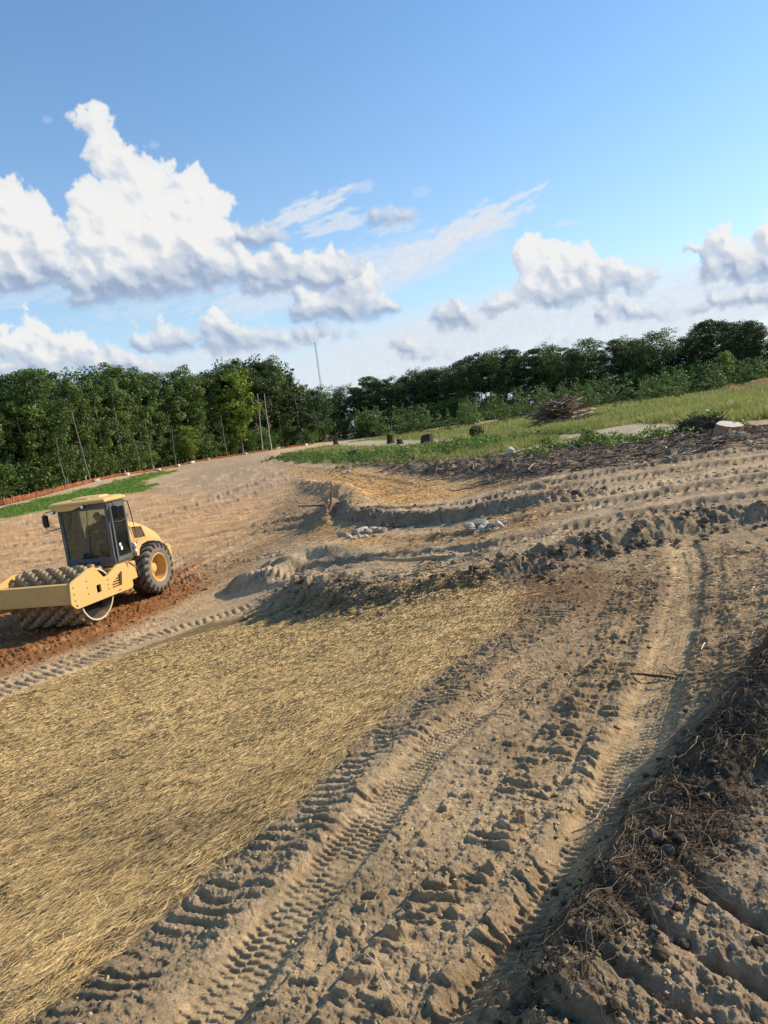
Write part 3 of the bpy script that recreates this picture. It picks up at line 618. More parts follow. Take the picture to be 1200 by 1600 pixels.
def leafy(n, cx, cy, cz, rx, ry, rz, size, pal, rs=RS, shell=.4, updown=0.):
    """leaf quads spread through an ellipsoid"""
    v = rs.randn(n, 3); v /= np.linalg.norm(v, axis=1)[:, None]; rad = (shell+(1-shell)*rs.rand(n))**.6
    P = v*rad[:, None]*np.array([rx, ry, rz])+np.array([cx, cy, cz])
    N = v*.8+rs.randn(n, 3)*.7; N[:, 2] += .5; N /= np.linalg.norm(N, axis=1)[:, None]
    T = np.cross(N, rs.randn(n, 3)); T /= np.linalg.norm(T, axis=1)[:, None]; B = np.cross(N, T)
    s = size*(.6+.8*rs.rand(n))[:, None]
    V = np.stack([P-T*s*.5, P-B*s*.32, P+T*s*.5, P+B*s*.32], 1)
    q = rs.rand(n)[:, None]; c = np.array(pal[0])*(1-q)+np.array(pal[1])*q
    return V, c
weed_m = tint_mat('weed_leaf', .5, .3, trans=.3)
def weeds(n_, pts, spread, size, name, label, H=(.2, .6), pal=((.05,.10,.02),(.20,.30,.05))):
    V = []; Cc = []; P = W2(pts); seg = np.linalg.norm(np.diff(P, axis=0), axis=1); cs = np.concatenate([[0], np.cumsum(seg)])
    for i in range(n_):
        s = RS.rand()*cs[-1]; x = np.interp(s, cs, P[:, 0])+RS.randn()*spread; y = np.interp(s, cs, P[:, 1])+RS.randn()*spread*1.5
        h = H[0]+(H[1]-H[0])*RS.rand()**1.5; a, b_ = leafy(int(30+50*h), x, y, ground(x, y)+h*.45, h*.8, h*.8, h*.55, size, pal); V.append(a); Cc.append(b_*(.6+.7*RS.rand()))
    return put(name, quads_mesh(name, np.concatenate(V), np.concatenate(Cc), m=weed_m), label, 'weeds', kind='stuff')
weeds(420, [(440,714),(520,716),(600,716),(680,706),(740,704)], 1.5, .16, 'broad_leaf_weeds', 'dense broad leaved weeds at the lower edge of the field', (.3,.95))
weeds(150, [(640,704),(720,692),(800,690),(860,682)], 1.3, .14, 'weeds', 'scattered weeds around the old stumps in the field', (.2,.6))
weeds(150, [(790,722),(840,712),(860,700),(960,690),(1060,678),(1130,672)], .75, .10, 'creeping_vine', 'low green vines creeping over the raked brush row', (.12,.42))
# ---------------------------------------------------------------- clods
def ico():
    bm = bmesh.new(); bmesh.ops.create_icosphere(bm, subdivisions=1, radius=1); V = np.array([v.co[:] for v in bm.verts]); F = np.array([[v.index for v in f.verts] for f in bm.faces]); bm.free(); return V, F
IV, IF = ico()
IV2 = None
def stones(x, y, z, R_, cols, name, m, flat=.7, jit=.32, rs=RS):
    n = len(x); k = len(IV)
    S = 1+jit*rs.randn(n, k); sc = np.stack([.7+.6*rs.rand(n), .7+.6*rs.rand(n), flat*(.6+.6*rs.rand(n))], 1)
    a = rs.rand(n)*2*np.pi; ca_, sa = np.cos(a), np.sin(a)
    V = IV[None]*S[..., None]*sc[:, None]*np.asarray(R_)[:, None, None]
    vx = V[..., 0]*ca_[:, None]-V[..., 1]*sa[:, None]; vy = V[..., 0]*sa[:, None]+V[..., 1]*ca_[:, None]
    V = np.stack([vx+x[:, None], vy+y[:, None], V[..., 2]+z[:, None]], -1).reshape(-1, 3)
    F = (IF[None]+(np.arange(n)*k)[:, None, None]).reshape(-1, 3)
    return mesh_from(name, V, F, m, col=np.repeat(cols, k, 0))
clod_m = tint_mat('clod', .95, .1, vary=.4, bump=.8, scale=30)
def make_clods(name, label, n, r0, r1, t0, t1, mask, rng, powr, colmul=1.):
    x, y = scatter(n, r0, r1, t0, t1, powr); k = RS.rand(n) < sample(mask, x, y); x, y = x[k], y[k]; n = len(x)
    q = RS.rand(n); R_ = rng[0]+(rng[1]-rng[0])*q**5; R_ *= np.clip(np.hypot(x, y)/6, .6, 2.2)
    c = np.stack([sample(CLR[:, i], x, y) for i in range(3)], 1)*(.75+.5*RS.rand(n))[:, None]*colmul
    return put(name, stones(x, y, ground(x, y)+R_*.25, R_, c, name, clod_m), label, 'soil', kind='stuff')
clm = np.clip((1-blanket)*(.3+.7*sst(-.2, .5, n_mid))*(1-mixp*.85)*(.35+pile*.65*(1-ptop*.8)+cross*.3+.2*n_hi), 0, 1)*(R0 < 60)
make_clods('soil_crumbs', 'crumbs of dry soil scattered over the churned bench', 90000, 1.6, 14, -50, 50, clm, (.003,.026), 1.5)
make_clods('soil_clods', 'clods of loose soil along the haul track and the orange lane', 26000, 9, 60, -36, 36, np.clip(orange*1.+cross*.12+wind*.5+pile*.5, 0, 1), (.005,.03), 1.7)
# ---------------------------------------------------------------- tubes for roots, sticks, branches
def tube_np(P, r0, r1, ns=5):
    P = np.asarray(P, float); n = len(P); T = np.gradient(P, axis=0); T /= np.linalg.norm(T, axis=1)[:, None]+1e-9
    up = np.array([0, 0, 1.]) if abs(T[0, 2]) < .9 else np.array([1., 0, 0]); V = []
    for i in range(n):
        a = np.cross(T[i], up); a /= np.linalg.norm(a)+1e-9; b = np.cross(T[i], a); r = r0+(r1-r0)*i/(n-1)
        for j in range(ns):
            q = 2*np.pi*j/ns; V.append(P[i]+(a*math.cos(q)+b*math.sin(q))*r)
    F = [[i*ns+j, i*ns+(j+1) % ns, (i+1)*ns+(j+1) % ns, (i+1)*ns+j] for i in range(n-1) for j in range(ns)]
    return V, F
class TB:
    def __init__(s): s.V = []; s.F = []; s.c = []
    def add(s, P, r0, r1, col, ns=5):
        V, F = tube_np(P, r0, r1, ns); o = len(s.V); s.V += V; s.F += [[q+o for q in f] for f in F]; s.c += [col]*len(V)
        # closed ends
        for e in (0, len(V)-ns):
            if ns >= 5 and r0 > .03: s.V.append(np.mean(V[e:e+ns], 0)); s.c.append(col); m_ = len(s.V)-1; s.F += [[o+e+j, o+e+(j+1) % ns, m_, m_] for j in range(ns)]
    def mesh(s, name, m, smooth=True):
        me = bpy.data.meshes.new(name); me.from_pydata([tuple(v) for v in s.V], [], [tuple(dict.fromkeys(f)) for f in s.F]); 
        a = me.color_attributes.new('tint', 'FLOAT_COLOR', 'POINT'); c = np.ones((len(s.V), 4), np.float32); c[:, :3] = np.array(s.c); a.data.foreach_set('color', c.ravel())
        me.polygons.foreach_set('use_smooth', np.full(len(me.polygons), smooth)); me.materials.append(m); return me
wood_m = tint_mat('wood', .85, .15, vary=.45, bump=.6, scale=14)
def wiggle(p, ang, L, n=6, w=.25, rise=0., rs=RS):
    P = [np.array(p, float)]; a = ang; z = rise
    for i in range(n):
        a += rs.randn()*w; z += rs.randn()*w*.5
        P.append(P[-1]+np.array([math.cos(a), math.sin(a), math.sin(z)])*L/n)
    return np.array(P)
def roots(n, x, y, name, label, Lr, rr_, cols, hug=.5, lift=.3):
    tb = TB()
    for i in range(n):
        L = Lr[0]+(Lr[1]-Lr[0])*RS.rand()**2; P = wiggle((x[i], y[i], 0), RS.rand()*6.28, L, 6, .38, 0, RS)
        g = ground(P[:, 0], P[:, 1]); z = g[0]+.01+np.cumsum(np.r_[0, RS.randn(6)*L*.07])+RS.rand()*.05*lift; P[:, 2] = np.maximum(z*(1-hug)+(g+.015)*hug, g-.02)
        r = (rr_[0]+(rr_[1]-rr_[0])*RS.rand()**4)*min(1, max(.35, y[i]/5)); c = np.array(cols[RS.randint(len(cols))])*(.7+.5*RS.rand()); tb.add(P, r, r*.4, c, 4 if r < .012 else 6)
    return put(name, tb.mesh(name, wood_m), label, 'roots', kind='stuff')
x, y = scatter(24000, 1.9, 9, 4, 50, 1.3); k = (sample(pile*(1-ptop*.9), x, y) > .45) & (fbm(x/.5, y/.5, 3, 301) > -.05); x, y = x[k][:3600], y[k][:3600]
roots(len(x), x, y, 'tangled_roots', 'tangle of roots and twigs on the dark spoil heap at lower right', (.06,.38), (.0012,.007), [(.22,.16,.10),(.13,.09,.06),(.36,.27,.18),(.08,.055,.035),(.10,.07,.045),(.09,.065,.04),(.16,.11,.07)], .6, .7)
x, y = scatter(14000, 12, 60, -12, 36, 1.); k = sample(np.clip(wind+.0*cross, 0, 1), x, y) > .4; x, y = x[k][:2600], y[k][:2600]
roots(len(x), x, y, 'raked_brush', 'dark raked brush and roots along the foot of the field', (.4,2.0), (.012,.045), [(.24,.17,.11),(.16,.11,.08),(.34,.27,.2),(.10,.07,.05)], .6, 3.)
P1 = W2([(430,930),(520,938),(620,925),(700,905),(760,890)]); s_ = RS.rand(170)*4; x = np.interp(s_, range(5), P1[:, 0])+RS.randn(170)*.35; y = np.interp(s_, range(5), P1[:, 1])+RS.randn(170)*.5+.3
roots(170, x, y, 'bank_roots', 'thin roots poking out of the broken bank above the straw', (.15,.9), (.004,.018), [(.30,.22,.15),(.2,.14,.09),(.42,.33,.23)], .5, 3.)
x, y = scatter(500, 2.5, 16, -30, 34, 1.2); k = sample(blanket, x, y) < .1; x, y = x[k][:150], y[k][:150]
roots(len(x), x, y, 'loose_twigs', 'small twigs lying about the churned bench', (.08,.4), (.002,.006), [(.3,.22,.15),(.16,.11,.07),(.5,.4,.27)], .8, .5)

bmask = np.zeros(len(X), np.float32); bmask[b1[0]] = np.exp(-(b1[1]/.55)**2); bmask[b3[0]] = np.maximum(bmask[b3[0]], np.exp(-(b3[1]/.5)**2)*.6)
def dark_clods():
    x, y = scatter(60000, 9, 30, -26, 34, 1.4); k = RS.rand(len(x)) < sample(bmask, x, y)*.55*(fbm(x/.7, y/.7, 3, 97) > -.1); x, y = x[k], y[k]; n = len(x); R_ = .012+.075*RS.rand(n)**6
    c = np.array([(.20,.145,.10)])*(.5+.9*RS.rand(n))[:, None]; put('bank_clods', stones(x, y, ground(x, y)+R_*.3, R_, c, 'bank_clods', clod_m), 'dark lumps of earth broken from the bank above the straw', 'soil', kind='stuff')
dark_clods()
def heap_clods():
    x, y = scatter(40000, 1.7, 9, 2, 52, 1.4); k = RS.rand(len(x)) < sample(pile*(1-ptop*.85), x, y)*.7*(fbm(x/.3, y/.3, 3, 99) > -.15); x, y = x[k], y[k]; n = len(x); R_ = .004+.024*RS.rand(n)**6
    c = np.array([(.13,.095,.065)])*(.5+1.*RS.rand(n)**2)[:, None]; put('heap_clods', stones(x, y, ground(x, y)+R_*.3, R_, c, 'heap_clods', clod_m), 'dark crumbly clods covering the spoil heap at lower right', 'soil', kind='stuff')
heap_clods()
# ---------------------------------------------------------------- trees
leaf_m = tint_mat('leaf', .5, .25, trans=.28)
bark_m = tint_mat('bark', .9, .1, vary=.35, bump=.5, scale=3)
def branchy(H, r0, lean, bare, rs, cw, kind):
    """trunk and limbs as tubes; returns tube batch and leaf cluster centres"""
    tb = TB(); n = 9; P = [np.zeros(3)]
    a = rs.rand()*6.28
    for i in range(n):
        P.append(np.array([math.cos(a)*lean*H*((i+1)/n)**1.3+rs.randn()*.08, math.sin(a)*lean*H*((i+1)/n)**1.3+rs.randn()*.08, H*.97*(i+1)/n]))
    P = np.array(P); bc = {'pine': (.17,.11,.075), 'oak': (.15,.125,.10), 'slim': (.34,.30,.25), 'young': (.14,.1,.07)}[kind]
    tb.add(P, r0, r0*.18, bc, 7)
    cl = []
    nb = int({'pine': 26, 'oak': 34, 'slim': 30, 'young': 16}[kind])
    for b in range(nb):
        f = bare+(1-bare)*((b+.5)/nb)**.9; zb = f*H*.95; k = f*n; i = min(int(k), n-1); p = P[i]+(P[i+1]-P[i])*(k-i)
        g = (f-bare)/(1-bare)
        if kind == 'pine': w = cw*(.55+.6*math.sin(g*2.6+.35))*(.6+.5*rs.rand())
        elif kind == 'young': w = cw*(1.02-g)*(.75+.35*rs.rand())
        else: w = cw*(.45+.75*math.sin(min(g*2.2+.55, 3.0)))*(.55+.6*rs.rand())
        an = b*2.4+rs.randn()*.5; el = {'pine': .15, 'oak': .45, 'slim': .6, 'young': .25}[kind]+rs.randn()*.15
        q = wiggle(p, an, w, 4, .2, el, rs); tb.add(q, r0*.28*(1-.6*g), r0*.05, bc, 4)
        m_ = {'pine': 2, 'oak': 3, 'slim': 2, 'young': 2}[kind]
        for j in range(m_):
            c = q[-1]-(q[-1]-q[0])*j*.33+rs.randn(3)*.3*cw*.3
            cl.append((c, g))
    cl.append((P[-1], 1.)); return tb, cl
PAL = {'pine': ((.035,.065,.025),(.095,.135,.045)), 'oak': ((.045,.085,.022),(.14,.20,.05)), 'slim': ((.05,.095,.022),(.18,.25,.06)), 'young': ((.06,.11,.03),(.20,.28,.07)), 'lime': ((.10,.16,.02),(.28,.36,.05))}
def tree_proto(kind, H, cw, bare, seed, leaves, lsize, csize, pal=None, lean=.015):
    rs = np.random.RandomState(seed); tb, cl = branchy(H, .011*H+.02, lean, bare, rs, cw, kind)
    V = []; Cc = []; pal = PAL[pal or kind]; per = max(6, int(leaves/len(cl)))
    for c, g in cl:
        r = csize*(.55+.7*rs.rand()); 
        if kind == 'young': r *= (1.25-g)
        n = int(per*(r/csize)**2)+4
        fl = .5 if kind in ('pine', 'young') else .75
        a, b = leafy(n, c[0], c[1], c[2], r, r, r*fl, lsize, pal, rs, .35)
        V.append(a); Cc.append(b*(.6+.75*rs.rand()))
    if kind in ('oak', 'slim'):      # loose sprays down the stem
        for i in range(26):
            z = H*(bare*.25+rs.rand()*.6); an = rs.rand()*6.28; w = cw*.55*rs.rand(); a, b = leafy(int(per*.5), math.cos(an)*w, math.sin(an)*w, z, csize*.6, csize*.6, csize*.4, lsize, pal, rs, .3); V.append(a); Cc.append(b*(.6+.7*rs.rand()))
    return tb.mesh('trunk', bark_m), quads_mesh('crown', np.concatenate(V), np.concatenate(Cc), m=leaf_m)
PR = {
 'slim': [tree_proto('slim', 19, 2.6, .26, 20+i, 8000, .34, 1.15, lean=.02) for i in range(4)],
 'oak': [tree_proto('oak', 17, 4.2, .12, 40+i, 8000, .36, 1.45) for i in range(4)],
 'pine': [tree_proto('pine', 18, 3.3, .45, 60+i, 7500, .34, 1.3) for i in range(4)],
 'fullpine': [tree_proto('young', 16, 4.2, .06, 80+i, 11000, .36, 1.25, 'pine') for i in range(2)],
 'young': [tree_proto('young', 4, 1.35, .04, 90+i, 1500, .20, .55) for i in range(4)],
 'lime': [tree_proto('oak', 18, 3.6, .3, 100, 7000, .38, 1.3, 'lime')],
 'shrub': [tree_proto('oak', 4, 2.2, .05, 110+i, 2600, .26, .85, 'slim') for i in range(3)],
}
HT = {'slim': 19, 'oak': 17, 'pine': 18, 'fullpine': 16, 'young': 4, 'lime': 18, 'shrub': 4}
def tree(kind, x, y, H, name, label, cat, group=None, var=None, rz=None, lean=0.):
    t, c = PR[kind][(RS.randint(len(PR[kind])) if var is None else var) % len(PR[kind])]; s = H/HT[kind]
    e = bpy.data.objects.new(name, None); C.objects.link(e); e.location = (x, y, float(ground(x, y))-.1); e.rotation_euler = (0, lean, RS.rand()*6.28 if rz is None else rz)
    w = s*(.85+.35*RS.rand()); e.scale = (w, w, s); e['label'] = label; e['category'] = cat; e.empty_display_size = .5
    if group: e['group'] = group
    for nm, me in (('trunk', t), ('crown', c)):
        o = bpy.data.objects.new(nm, me); C.objects.link(o); o.parent = e
    return e
def along(tab, px): return np.interp(px, [a for a, b in tab], [b for a, b in tab])
# left wood: tall slim hardwoods in front, mixed behind
SECL = [(0,'left of the photo edge'),(50,'over the brightest stretch of silt fence'),(90,'above the roller cab'),(125,'behind the long leaning pale trunk'),(165,'right of the long leaning pale trunk'),(215,'left of the mid wood pale trunks'),(260,'behind the mid wood pale trunks'),(310,'by the small yellow green tree'),(350,'left of the bright yellow green tree'),(395,'around the bright yellow green tree'),(435,'behind the paired pale trunks'),(999,'at the right end of it')]
SECR = [(540,'near the tall mast gap'),(600,'above the leftmost field stump'),(650,'above the sprouting stump'),(710,'above the wide field stump'),(775,'above the round field bush'),(840,'just left of the brush pile'),(915,'behind the brush pile'),(985,'just right of the brush pile'),(1060,'left of the uprooted stump'),(1115,'above the uprooted stump'),(1160,'above the sawn log'),(1210,'above the red earth mound'),(9999,'right of the photo edge')]
def sec(T, q): return next(t for p_, t in T if q < p_)
ROWS = ('front row', 'second row', 'third row', 'back row')
px = -230.; i = 0
while px < 480:
    dep = along(LW, px); step = 2.7*FPX/dep
    for row in range(4):
        off = row*5.5+RS.rand()*2.5+1; q = px+RS.randn()*step*.3+row*3
        if row == 0: kd = 'slim' if RS.rand() < .72 else 'oak'
        elif row < 3: kd = ('slim', 'oak', 'oak', 'pine')[RS.randint(4)]
        else: kd = ('oak', 'pine')[RS.randint(2)]
        if row == 0 and 360 < px: kd = 'pine'
        if 425 < px and row < 2: kd = 'fullpine'
        x, y = wpt(q, dep, off); H = (18.6 if kd == 'slim' else 17.8)*(.74+.38*RS.rand()**.8)*np.interp(px, [0, 60, 300, 400, 440, 480], [.98, 1.04, .98, 1.12, 1.12, .86])
        lab = {'slim': 'slim hardwood', 'oak': 'bushy hardwood', 'pine': 'dark crowned pine', 'fullpine': 'dense low branched pine'}[kd]; lab = ('tall ' if H > 17.5 else 'shorter ')+lab+' in the '+ROWS[row]+', '+sec(SECL, q)
        tree(kd, x, y, H, 'pine_tree' if 'pine' in kd else 'hardwood_tree', lab, 'tree', 'trees of the left wood')
    for _q in range(2):
        x, y = wpt(px+RS.randn()*4, dep, .8+RS.rand()*3); tree('shrub', x, y, 2.2+2.8*RS.rand(), 'shrub', 'leafy shrub at the foot of the left wood, '+sec(SECL, px), 'shrub', 'undergrowth of the left wood')
    px += step*(.85+.3*RS.rand())
x, y = wpt(377, 163); tree('lime', x, y, 18.5, 'hardwood_tree', 'bright yellow green tree in the left wood between darker pines', 'tree')
x, y = wpt(300, 149); tree('lime', x, y, 7.5, 'young_hardwood', 'small yellow green tree at the fence below the tall left wood', 'tree')
# right wood: rounded dark crowns on the far side of the field
RH = [(480,12),(520,13.5),(560,16),(620,16),(700,17),(760,18.2),(800,17.5),(860,16),(920,15.5),(960,16),(1010,15.5),(1050,15),(1100,16.8),(1160,15.5),(1200,13.8),(1500,15)]
px = 478.
while px < 1560:
    dep = along(RW, px); step = 4.0*FPX/dep
    for row in range(3):
        kd = ('pine', 'oak', 'pine', 'oak')[RS.randint(4)]; x, y = wpt(px+RS.randn()*step*.3+row*8, dep, row*7+RS.rand()*3)
        hf = .72+.36*RS.rand()**.8
        tree(kd, x, y, along(RH, px)*hf, 'pine_tree' if kd == 'pine' else 'hardwood_tree', ('taller ' if hf > .93 else 'lower ')+{'pine': 'dark pine', 'oak': 'rounded hardwood'}[kd]+' of the far tree line, '+ROWS[row]+', '+sec(SECR, px), 'tree', 'trees of the far tree line')
    x, y = wpt(px, dep, -4+RS.rand()*3); tree('shrub', x, y, 4+2.5*RS.rand(), 'shrub', 'tall shrub at the foot of the far tree line, '+sec(SECR, px), 'shrub', 'undergrowth of the far tree line')
    px += step*(.85+.3*RS.rand())
x, y = wpt(506, 196); tree('oak', x, y, 14.5, 'hardwood_tree', 'rounded tree at the gap below the tall mast', 'tree')
x, y = wpt(1137, 172); tree('lime', x, y, 8.5, 'young_hardwood', 'yellowish young tree before the far tree line at right', 'tree')
# young pines before the tree line
for i in range(230):
    px = 560+ (1560-560)*RS.rand(); d1 = along(RW, px)-8; d0 = np.interp(px, [560, 700, 900, 1040, 1200], [190, 150, 128, 140, 150]); dep = d0+(d1-d0)*RS.rand()
    x, y = wpt(px, dep); tree('young', x, y, (3.4+2.8*RS.rand())*np.interp(dep, [120, 190], [.8, 1.35]), 'young_pine', 'young pine '+('at the field edge' if dep < d0+(d1-d0)*.33 else 'halfway to the far trees' if dep < d0+(d1-d0)*.66 else 'close against the far trees')+', '+sec(SECR, px), 'young pine', 'young pines before the tree line')
for px, dep, h in ((790,118,1.4),(835,120,1.8),(1000,112,2.),(960,100,1.3),(1060,118,2.4),(700,120,1.6)):
    x, y = wpt(px, dep); tree('young', x, y, h, 'young_pine', 'small lone pine seedling standing out in the field grass', 'young pine', 'pine seedlings out in the field')
# bare leaning stems at the edge of the left wood
def stem(px0, py0, px1, py1, dep, r, label, col=(.17,.145,.115), grp=None):
    a = ray(px0, py0); b = ray(px1, py1); A = np.array([0, 0, EYE])+a/a[1]*dep; B = np.array([0, 0, EYE])+b/b[1]*(dep+.6)
    A[2] = ground(A[0], A[1])-.2; n = 7; P = np.array([A+(B-A)*i/n for i in range(n+1)])-A; P[1:-1] += np.random.RandomState(int(px0)).randn(n-1, 3)*.07
    tb = TB(); tb.add(P, r, r*.45, col, 7)
    for k in range(5):
        i = 3+k % 4; q = wiggle(P[i], RS.rand()*6.28, 1.0+RS.rand(), 3, .3, .7, RS); tb.add(q, r*.3, r*.1, col, 4)
    me = tb.mesh('bare_stem', bark_m); put('bare_stem', me, label, 'tree trunk', grp, loc=tuple(A))
stem(141,748,112,645,117.5,.15,'long pale bare trunk leaning left beside the white bag at the fence')
stem(102,757,86,680,117,.12,'thin pale trunk standing close left of the long leaning trunk')
stem(219,733,207,675,136,.11,'pale trunk rising in the middle of the left wood')
stem(239,730,226,655,139,.13,'pale trunk just right of the middle of the left wood')
stem(274,722,268,665,145,.12,'grey trunk near the corner where the green verge ends')
srs = np.random.RandomState(21)
for q_ in (18,37,60,75,120,160,182,208,252,312,332,385):
    dd_ = along(LW, q_)+1.+srs.rand()*2; y0_ = 785-(q_*.173); h_ = 50+50*srs.rand()
    stem(q_, y0_-3, q_-h_*(.13+.15*srs.rand()), y0_-h_, dd_, .07+.05*srs.rand(), 'thin grey trunk among the leaves at the edge of the left wood', (.17,.145,.115), 'thin trunks at the edge of the left wood')
stem(355,711,345,650,156,.14,'bare grey trunk beneath the yellow green tree')
stem(410,703,402,615,165,.16,'tall straight pale trunk, left one of the pair before the dark pines', (.36,.32,.27))
stem(424,701,413,616,166,.17,'tall straight pale trunk, right one of the pair before the dark pines', (.38,.34,.29))
# ---------------------------------------------------------------- radio masts far behind the wood
mast_m = mat('mast_steel', (.30, .31, .33), .5, .4)
def mast(px, ytop, dep, w, label):
    d = ray(px, ytop); T = np.array([0, 0, EYE])+d/d[1]*dep; H = T[2]-(-4); e = bpy.data.objects.new('radio_mast', None); C.objects.link(e); e.location = (T[0], T[1], -4); e['label'] = label; e['category'] = 'radio mast'
    tb = TB(); N = int(H/(w*1.6)); pts = [(w*.58*math.cos(a), w*.58*math.sin(a)) for a in (0.3, 2.39, 4.49)]
    for i, (a, b) in enumerate(pts): tb.add([(a, b, 0), (a, b, H)], w*.13, w*.13, (1, 1, 1), 4)
    for k in range(N):
        z = k*H/N
        for i in range(3):
            a, b = pts[i], pts[(i+1) % 3]; tb.add([(a[0], a[1], z), (b[0], b[1], z+H/N)], w*.05, w*.05, (1, 1, 1), 3)
    o = put('lattice', tb.mesh('lattice', mast_m), parent=e)
    tb = TB(); tb.add([(0, 0, H), (0, 0, H+w*6)], w*.1, w*.05, (1, 1, 1), 4); tb.add([(0, 0, H-.2), (0, 0, H+.3)], w*.6, w*.6, (1, 1, 1), 6); put('aerial', tb.mesh('aerial', mast_m), parent=e)
mast(492, 536, 620, 1.0, 'tall thin lattice mast rising over the gap in the trees')
mast(346, 558, 700, 1.1, 'thin mast showing over the left wood above the yellow green tree')
mast(423, 568, 1300, .8, 'faint distant mast just over the tallest pines of the left wood')
# ---------------------------------------------------------------- orange silt fence, bags
sf_m = tint_mat('fence_mesh', .8, .1, trans=.2)
LF = [(-230,86),(-80,93),(0,97),(60,104),(110,112),(160,122),(220,132),(300,148),(400,163),(484,176)]
def fence():
    e = bpy.data.objects.new('silt_fence', None); C.objects.link(e); e['label'] = 'orange mesh silt fence on wooden stakes along the edge of the left wood'; e['category'] = 'fence'
    V = []; Cc = []; pst = []
    pp = np.arange(-225, 484, 2.2); P = np.array([wpt(p, along(LF, p)) for p in pp]); n = len(P); hgt = .80+.12*fbm(pp/14, pp*0, 3, 5)+np.interp(pp, [0, 140, 240], [.12, -.2, -.42])
    sag = .05*fbm(pp/3., pp*0, 2, 8)
    for i in range(n-1):
        (x0, y0), (x1, y1) = P[i], P[i+1]
        for k in range(3):
            a0 = hgt[i]*k/3+sag[i]*(k > 0); a1 = hgt[i]*(k+1)/3+sag[i]; b0 = hgt[i+1]*k/3+sag[i+1]*(k > 0); b1 = hgt[i+1]*(k+1)/3+sag[i+1]
            g0 = float(ground(x0, y0)); g1 = float(ground(x1, y1)); V.append([(x0, y0, g0+a0), (x1, y1, g1+b0), (x1, y1, g1+b1), (x0, y0, g0+a1)])
            Cc.append(np.array((.34,.115,.05))*(.5+.7*RS.rand()) if k else np.array((.24,.10,.06))*(.5+.6*RS.rand()))
    put('mesh_panel', quads_mesh('mesh_panel', np.array(V), np.array(Cc), m=sf_m), parent=e)
    first = None
    for i in range(0, n, 6):
        x, y = P[i]; 
        if first is None:
            tb = TB(); tb.add([(0, 0, -.3), (0, 0, 1.15)], .03, .03, (.45,.34,.22), 5); first = tb.mesh('stake', wood_m)
        put('stake', first, parent=e, loc=(x, y-.06, float(ground(x, y))), rot=(RS.randn()*.05, RS.randn()*.05, RS.rand()*3))
fence()
bag_m = mat('white_sack', (.72, .69, .62), .8, bump=(6, .5, .1), noise=(3, (.5, .47, .42), .5, .8))
def bag_mesh(seed):
    bm = bmesh.new(); bmesh.ops.create_icosphere(bm, subdivisions=3, radius=1); rs_ = np.random.RandomState(seed); a = rs_.rand(3)*6
    for v in bm.verts:
        c = v.co; k = 1+.13*math.sin(c.x*3+a[0])*math.cos(c.y*4+a[1])+.07*math.sin(c.z*7+a[2]); e = .55
        c.x = math.copysign(abs(c.x)**e, c.x)*.62*k; c.y = math.copysign(abs(c.y)**e, c.y)*.36*k; c.z = math.copysign(abs(c.z)**.8, c.z)*.30*k+.22
    me = bpy.data.meshes.new('sandbag'); bm.to_mesh(me); bm.free(); me.materials.append(bag_m); me.polygons.foreach_set('use_smooth', np.ones(len(me.polygons), bool)); return me
bags = [bag_mesh(i) for i in range(3)]
for i, (px, lb) in enumerate(((146,'white sack lying at the foot of the long leaning pale trunk'),(195,'white sack on the verge between two pale trunks'),(243,'white sack just before the corner of the green verge'),
      (275,'white sack at the end of the verge by the grey trunk'),(297,'white sack below the small yellow green tree'),(323,'white sack on bare soil between the small yellow tree and the bare trunk'),(380,'white sack on the fence line below the yellow green tree'),(432,'white sack right of the pair of straight pale trunks'),(476,'white sack at the far end of the fence below the dense pine'))):
    x, y = wpt(px, along(LF, px)-1.0); put('sandbag', bags[i % 3], lb, 'sandbag', 'white sacks along the fence', loc=(x, y, float(ground(x, y))), rot=(0, 0, RS.rand()*3), sc=(.8, .8, .85))
# ---------------------------------------------------------------- stumps, brush pile, rocks
def rough_stump(px, py, h, r, label, leafy_top=False, second=False):
    p = at(px, py); e = bpy.data.objects.new('tree_stump', None); C.objects.link(e); e.location = p; e['label'] = label; e['category'] = 'stump'
    rs = np.random.RandomState(int(px)); tb = TB()
    for k in range(5):
        a = k*1.25+rs.rand(); tb.add([(0, 0, h*.5), (math.cos(a)*r*.9, math.sin(a)*r*.9, .1), (math.cos(a)*r*1.9, math.sin(a)*r*1.9, -.1)], r*.42, r*.12, (.055,.04,.028), 6)
    n = 12; ring = []
    for lv, (z, q) in enumerate(((-.1, 1.25), (h*.3, 1.02), (h*.75, .92), (h, .9))):
        ring.append([(math.cos(6.283*j/n)*r*q*(1+.12*math.sin(j*2.1+px)), math.sin(6.283*j/n)*r*q*(1+.12*math.cos(j*1.7+px)), z+(rs.rand()*.45*h-.15*h if lv == 3 else 0)) for j in range(n)])
    V = [v for g in ring for v in g]+[(0, 0, h*.95)]; F = [[l*n+j, l*n+(j+1) % n, (l+1)*n+(j+1) % n, (l+1)*n+j] for l in range(3) for j in range(n)]+[[3*n+j, 3*n+(j+1) % n, 4*n] for j in range(n)]
    o_ = len(tb.V); tb.V += [np.array(v) for v in V]; tb.F += [[q+o_ for q in f] for f in F]; tb.c += [(.055,.04,.03)]*len(V)
    put('stump_body', tb.mesh('stump_body', wood_m, False), parent=e)
    if leafy_top:
        V, c = leafy(170, 0, 0, h*1.15, r*1.7, r*1.7, r*.8, .2, ((.05,.09,.02),(.2,.28,.05))); put('sprouts', quads_mesh('sprouts', V, c, m=weed_m), parent=e)
    return e
rough_stump(525, 695, 1.15, .55, 'dark stump standing farthest left in the field near the gap in the trees')
rough_stump(611, 693, 1.25, .5, 'dark stump with green sprouts growing from its top', True)
rough_stump(625, 694, .7, .42, 'low dark stump just right of the sprouting stump')
rough_stump(668, 694, .85, .62, 'wide dark stump right of the two close stumps')
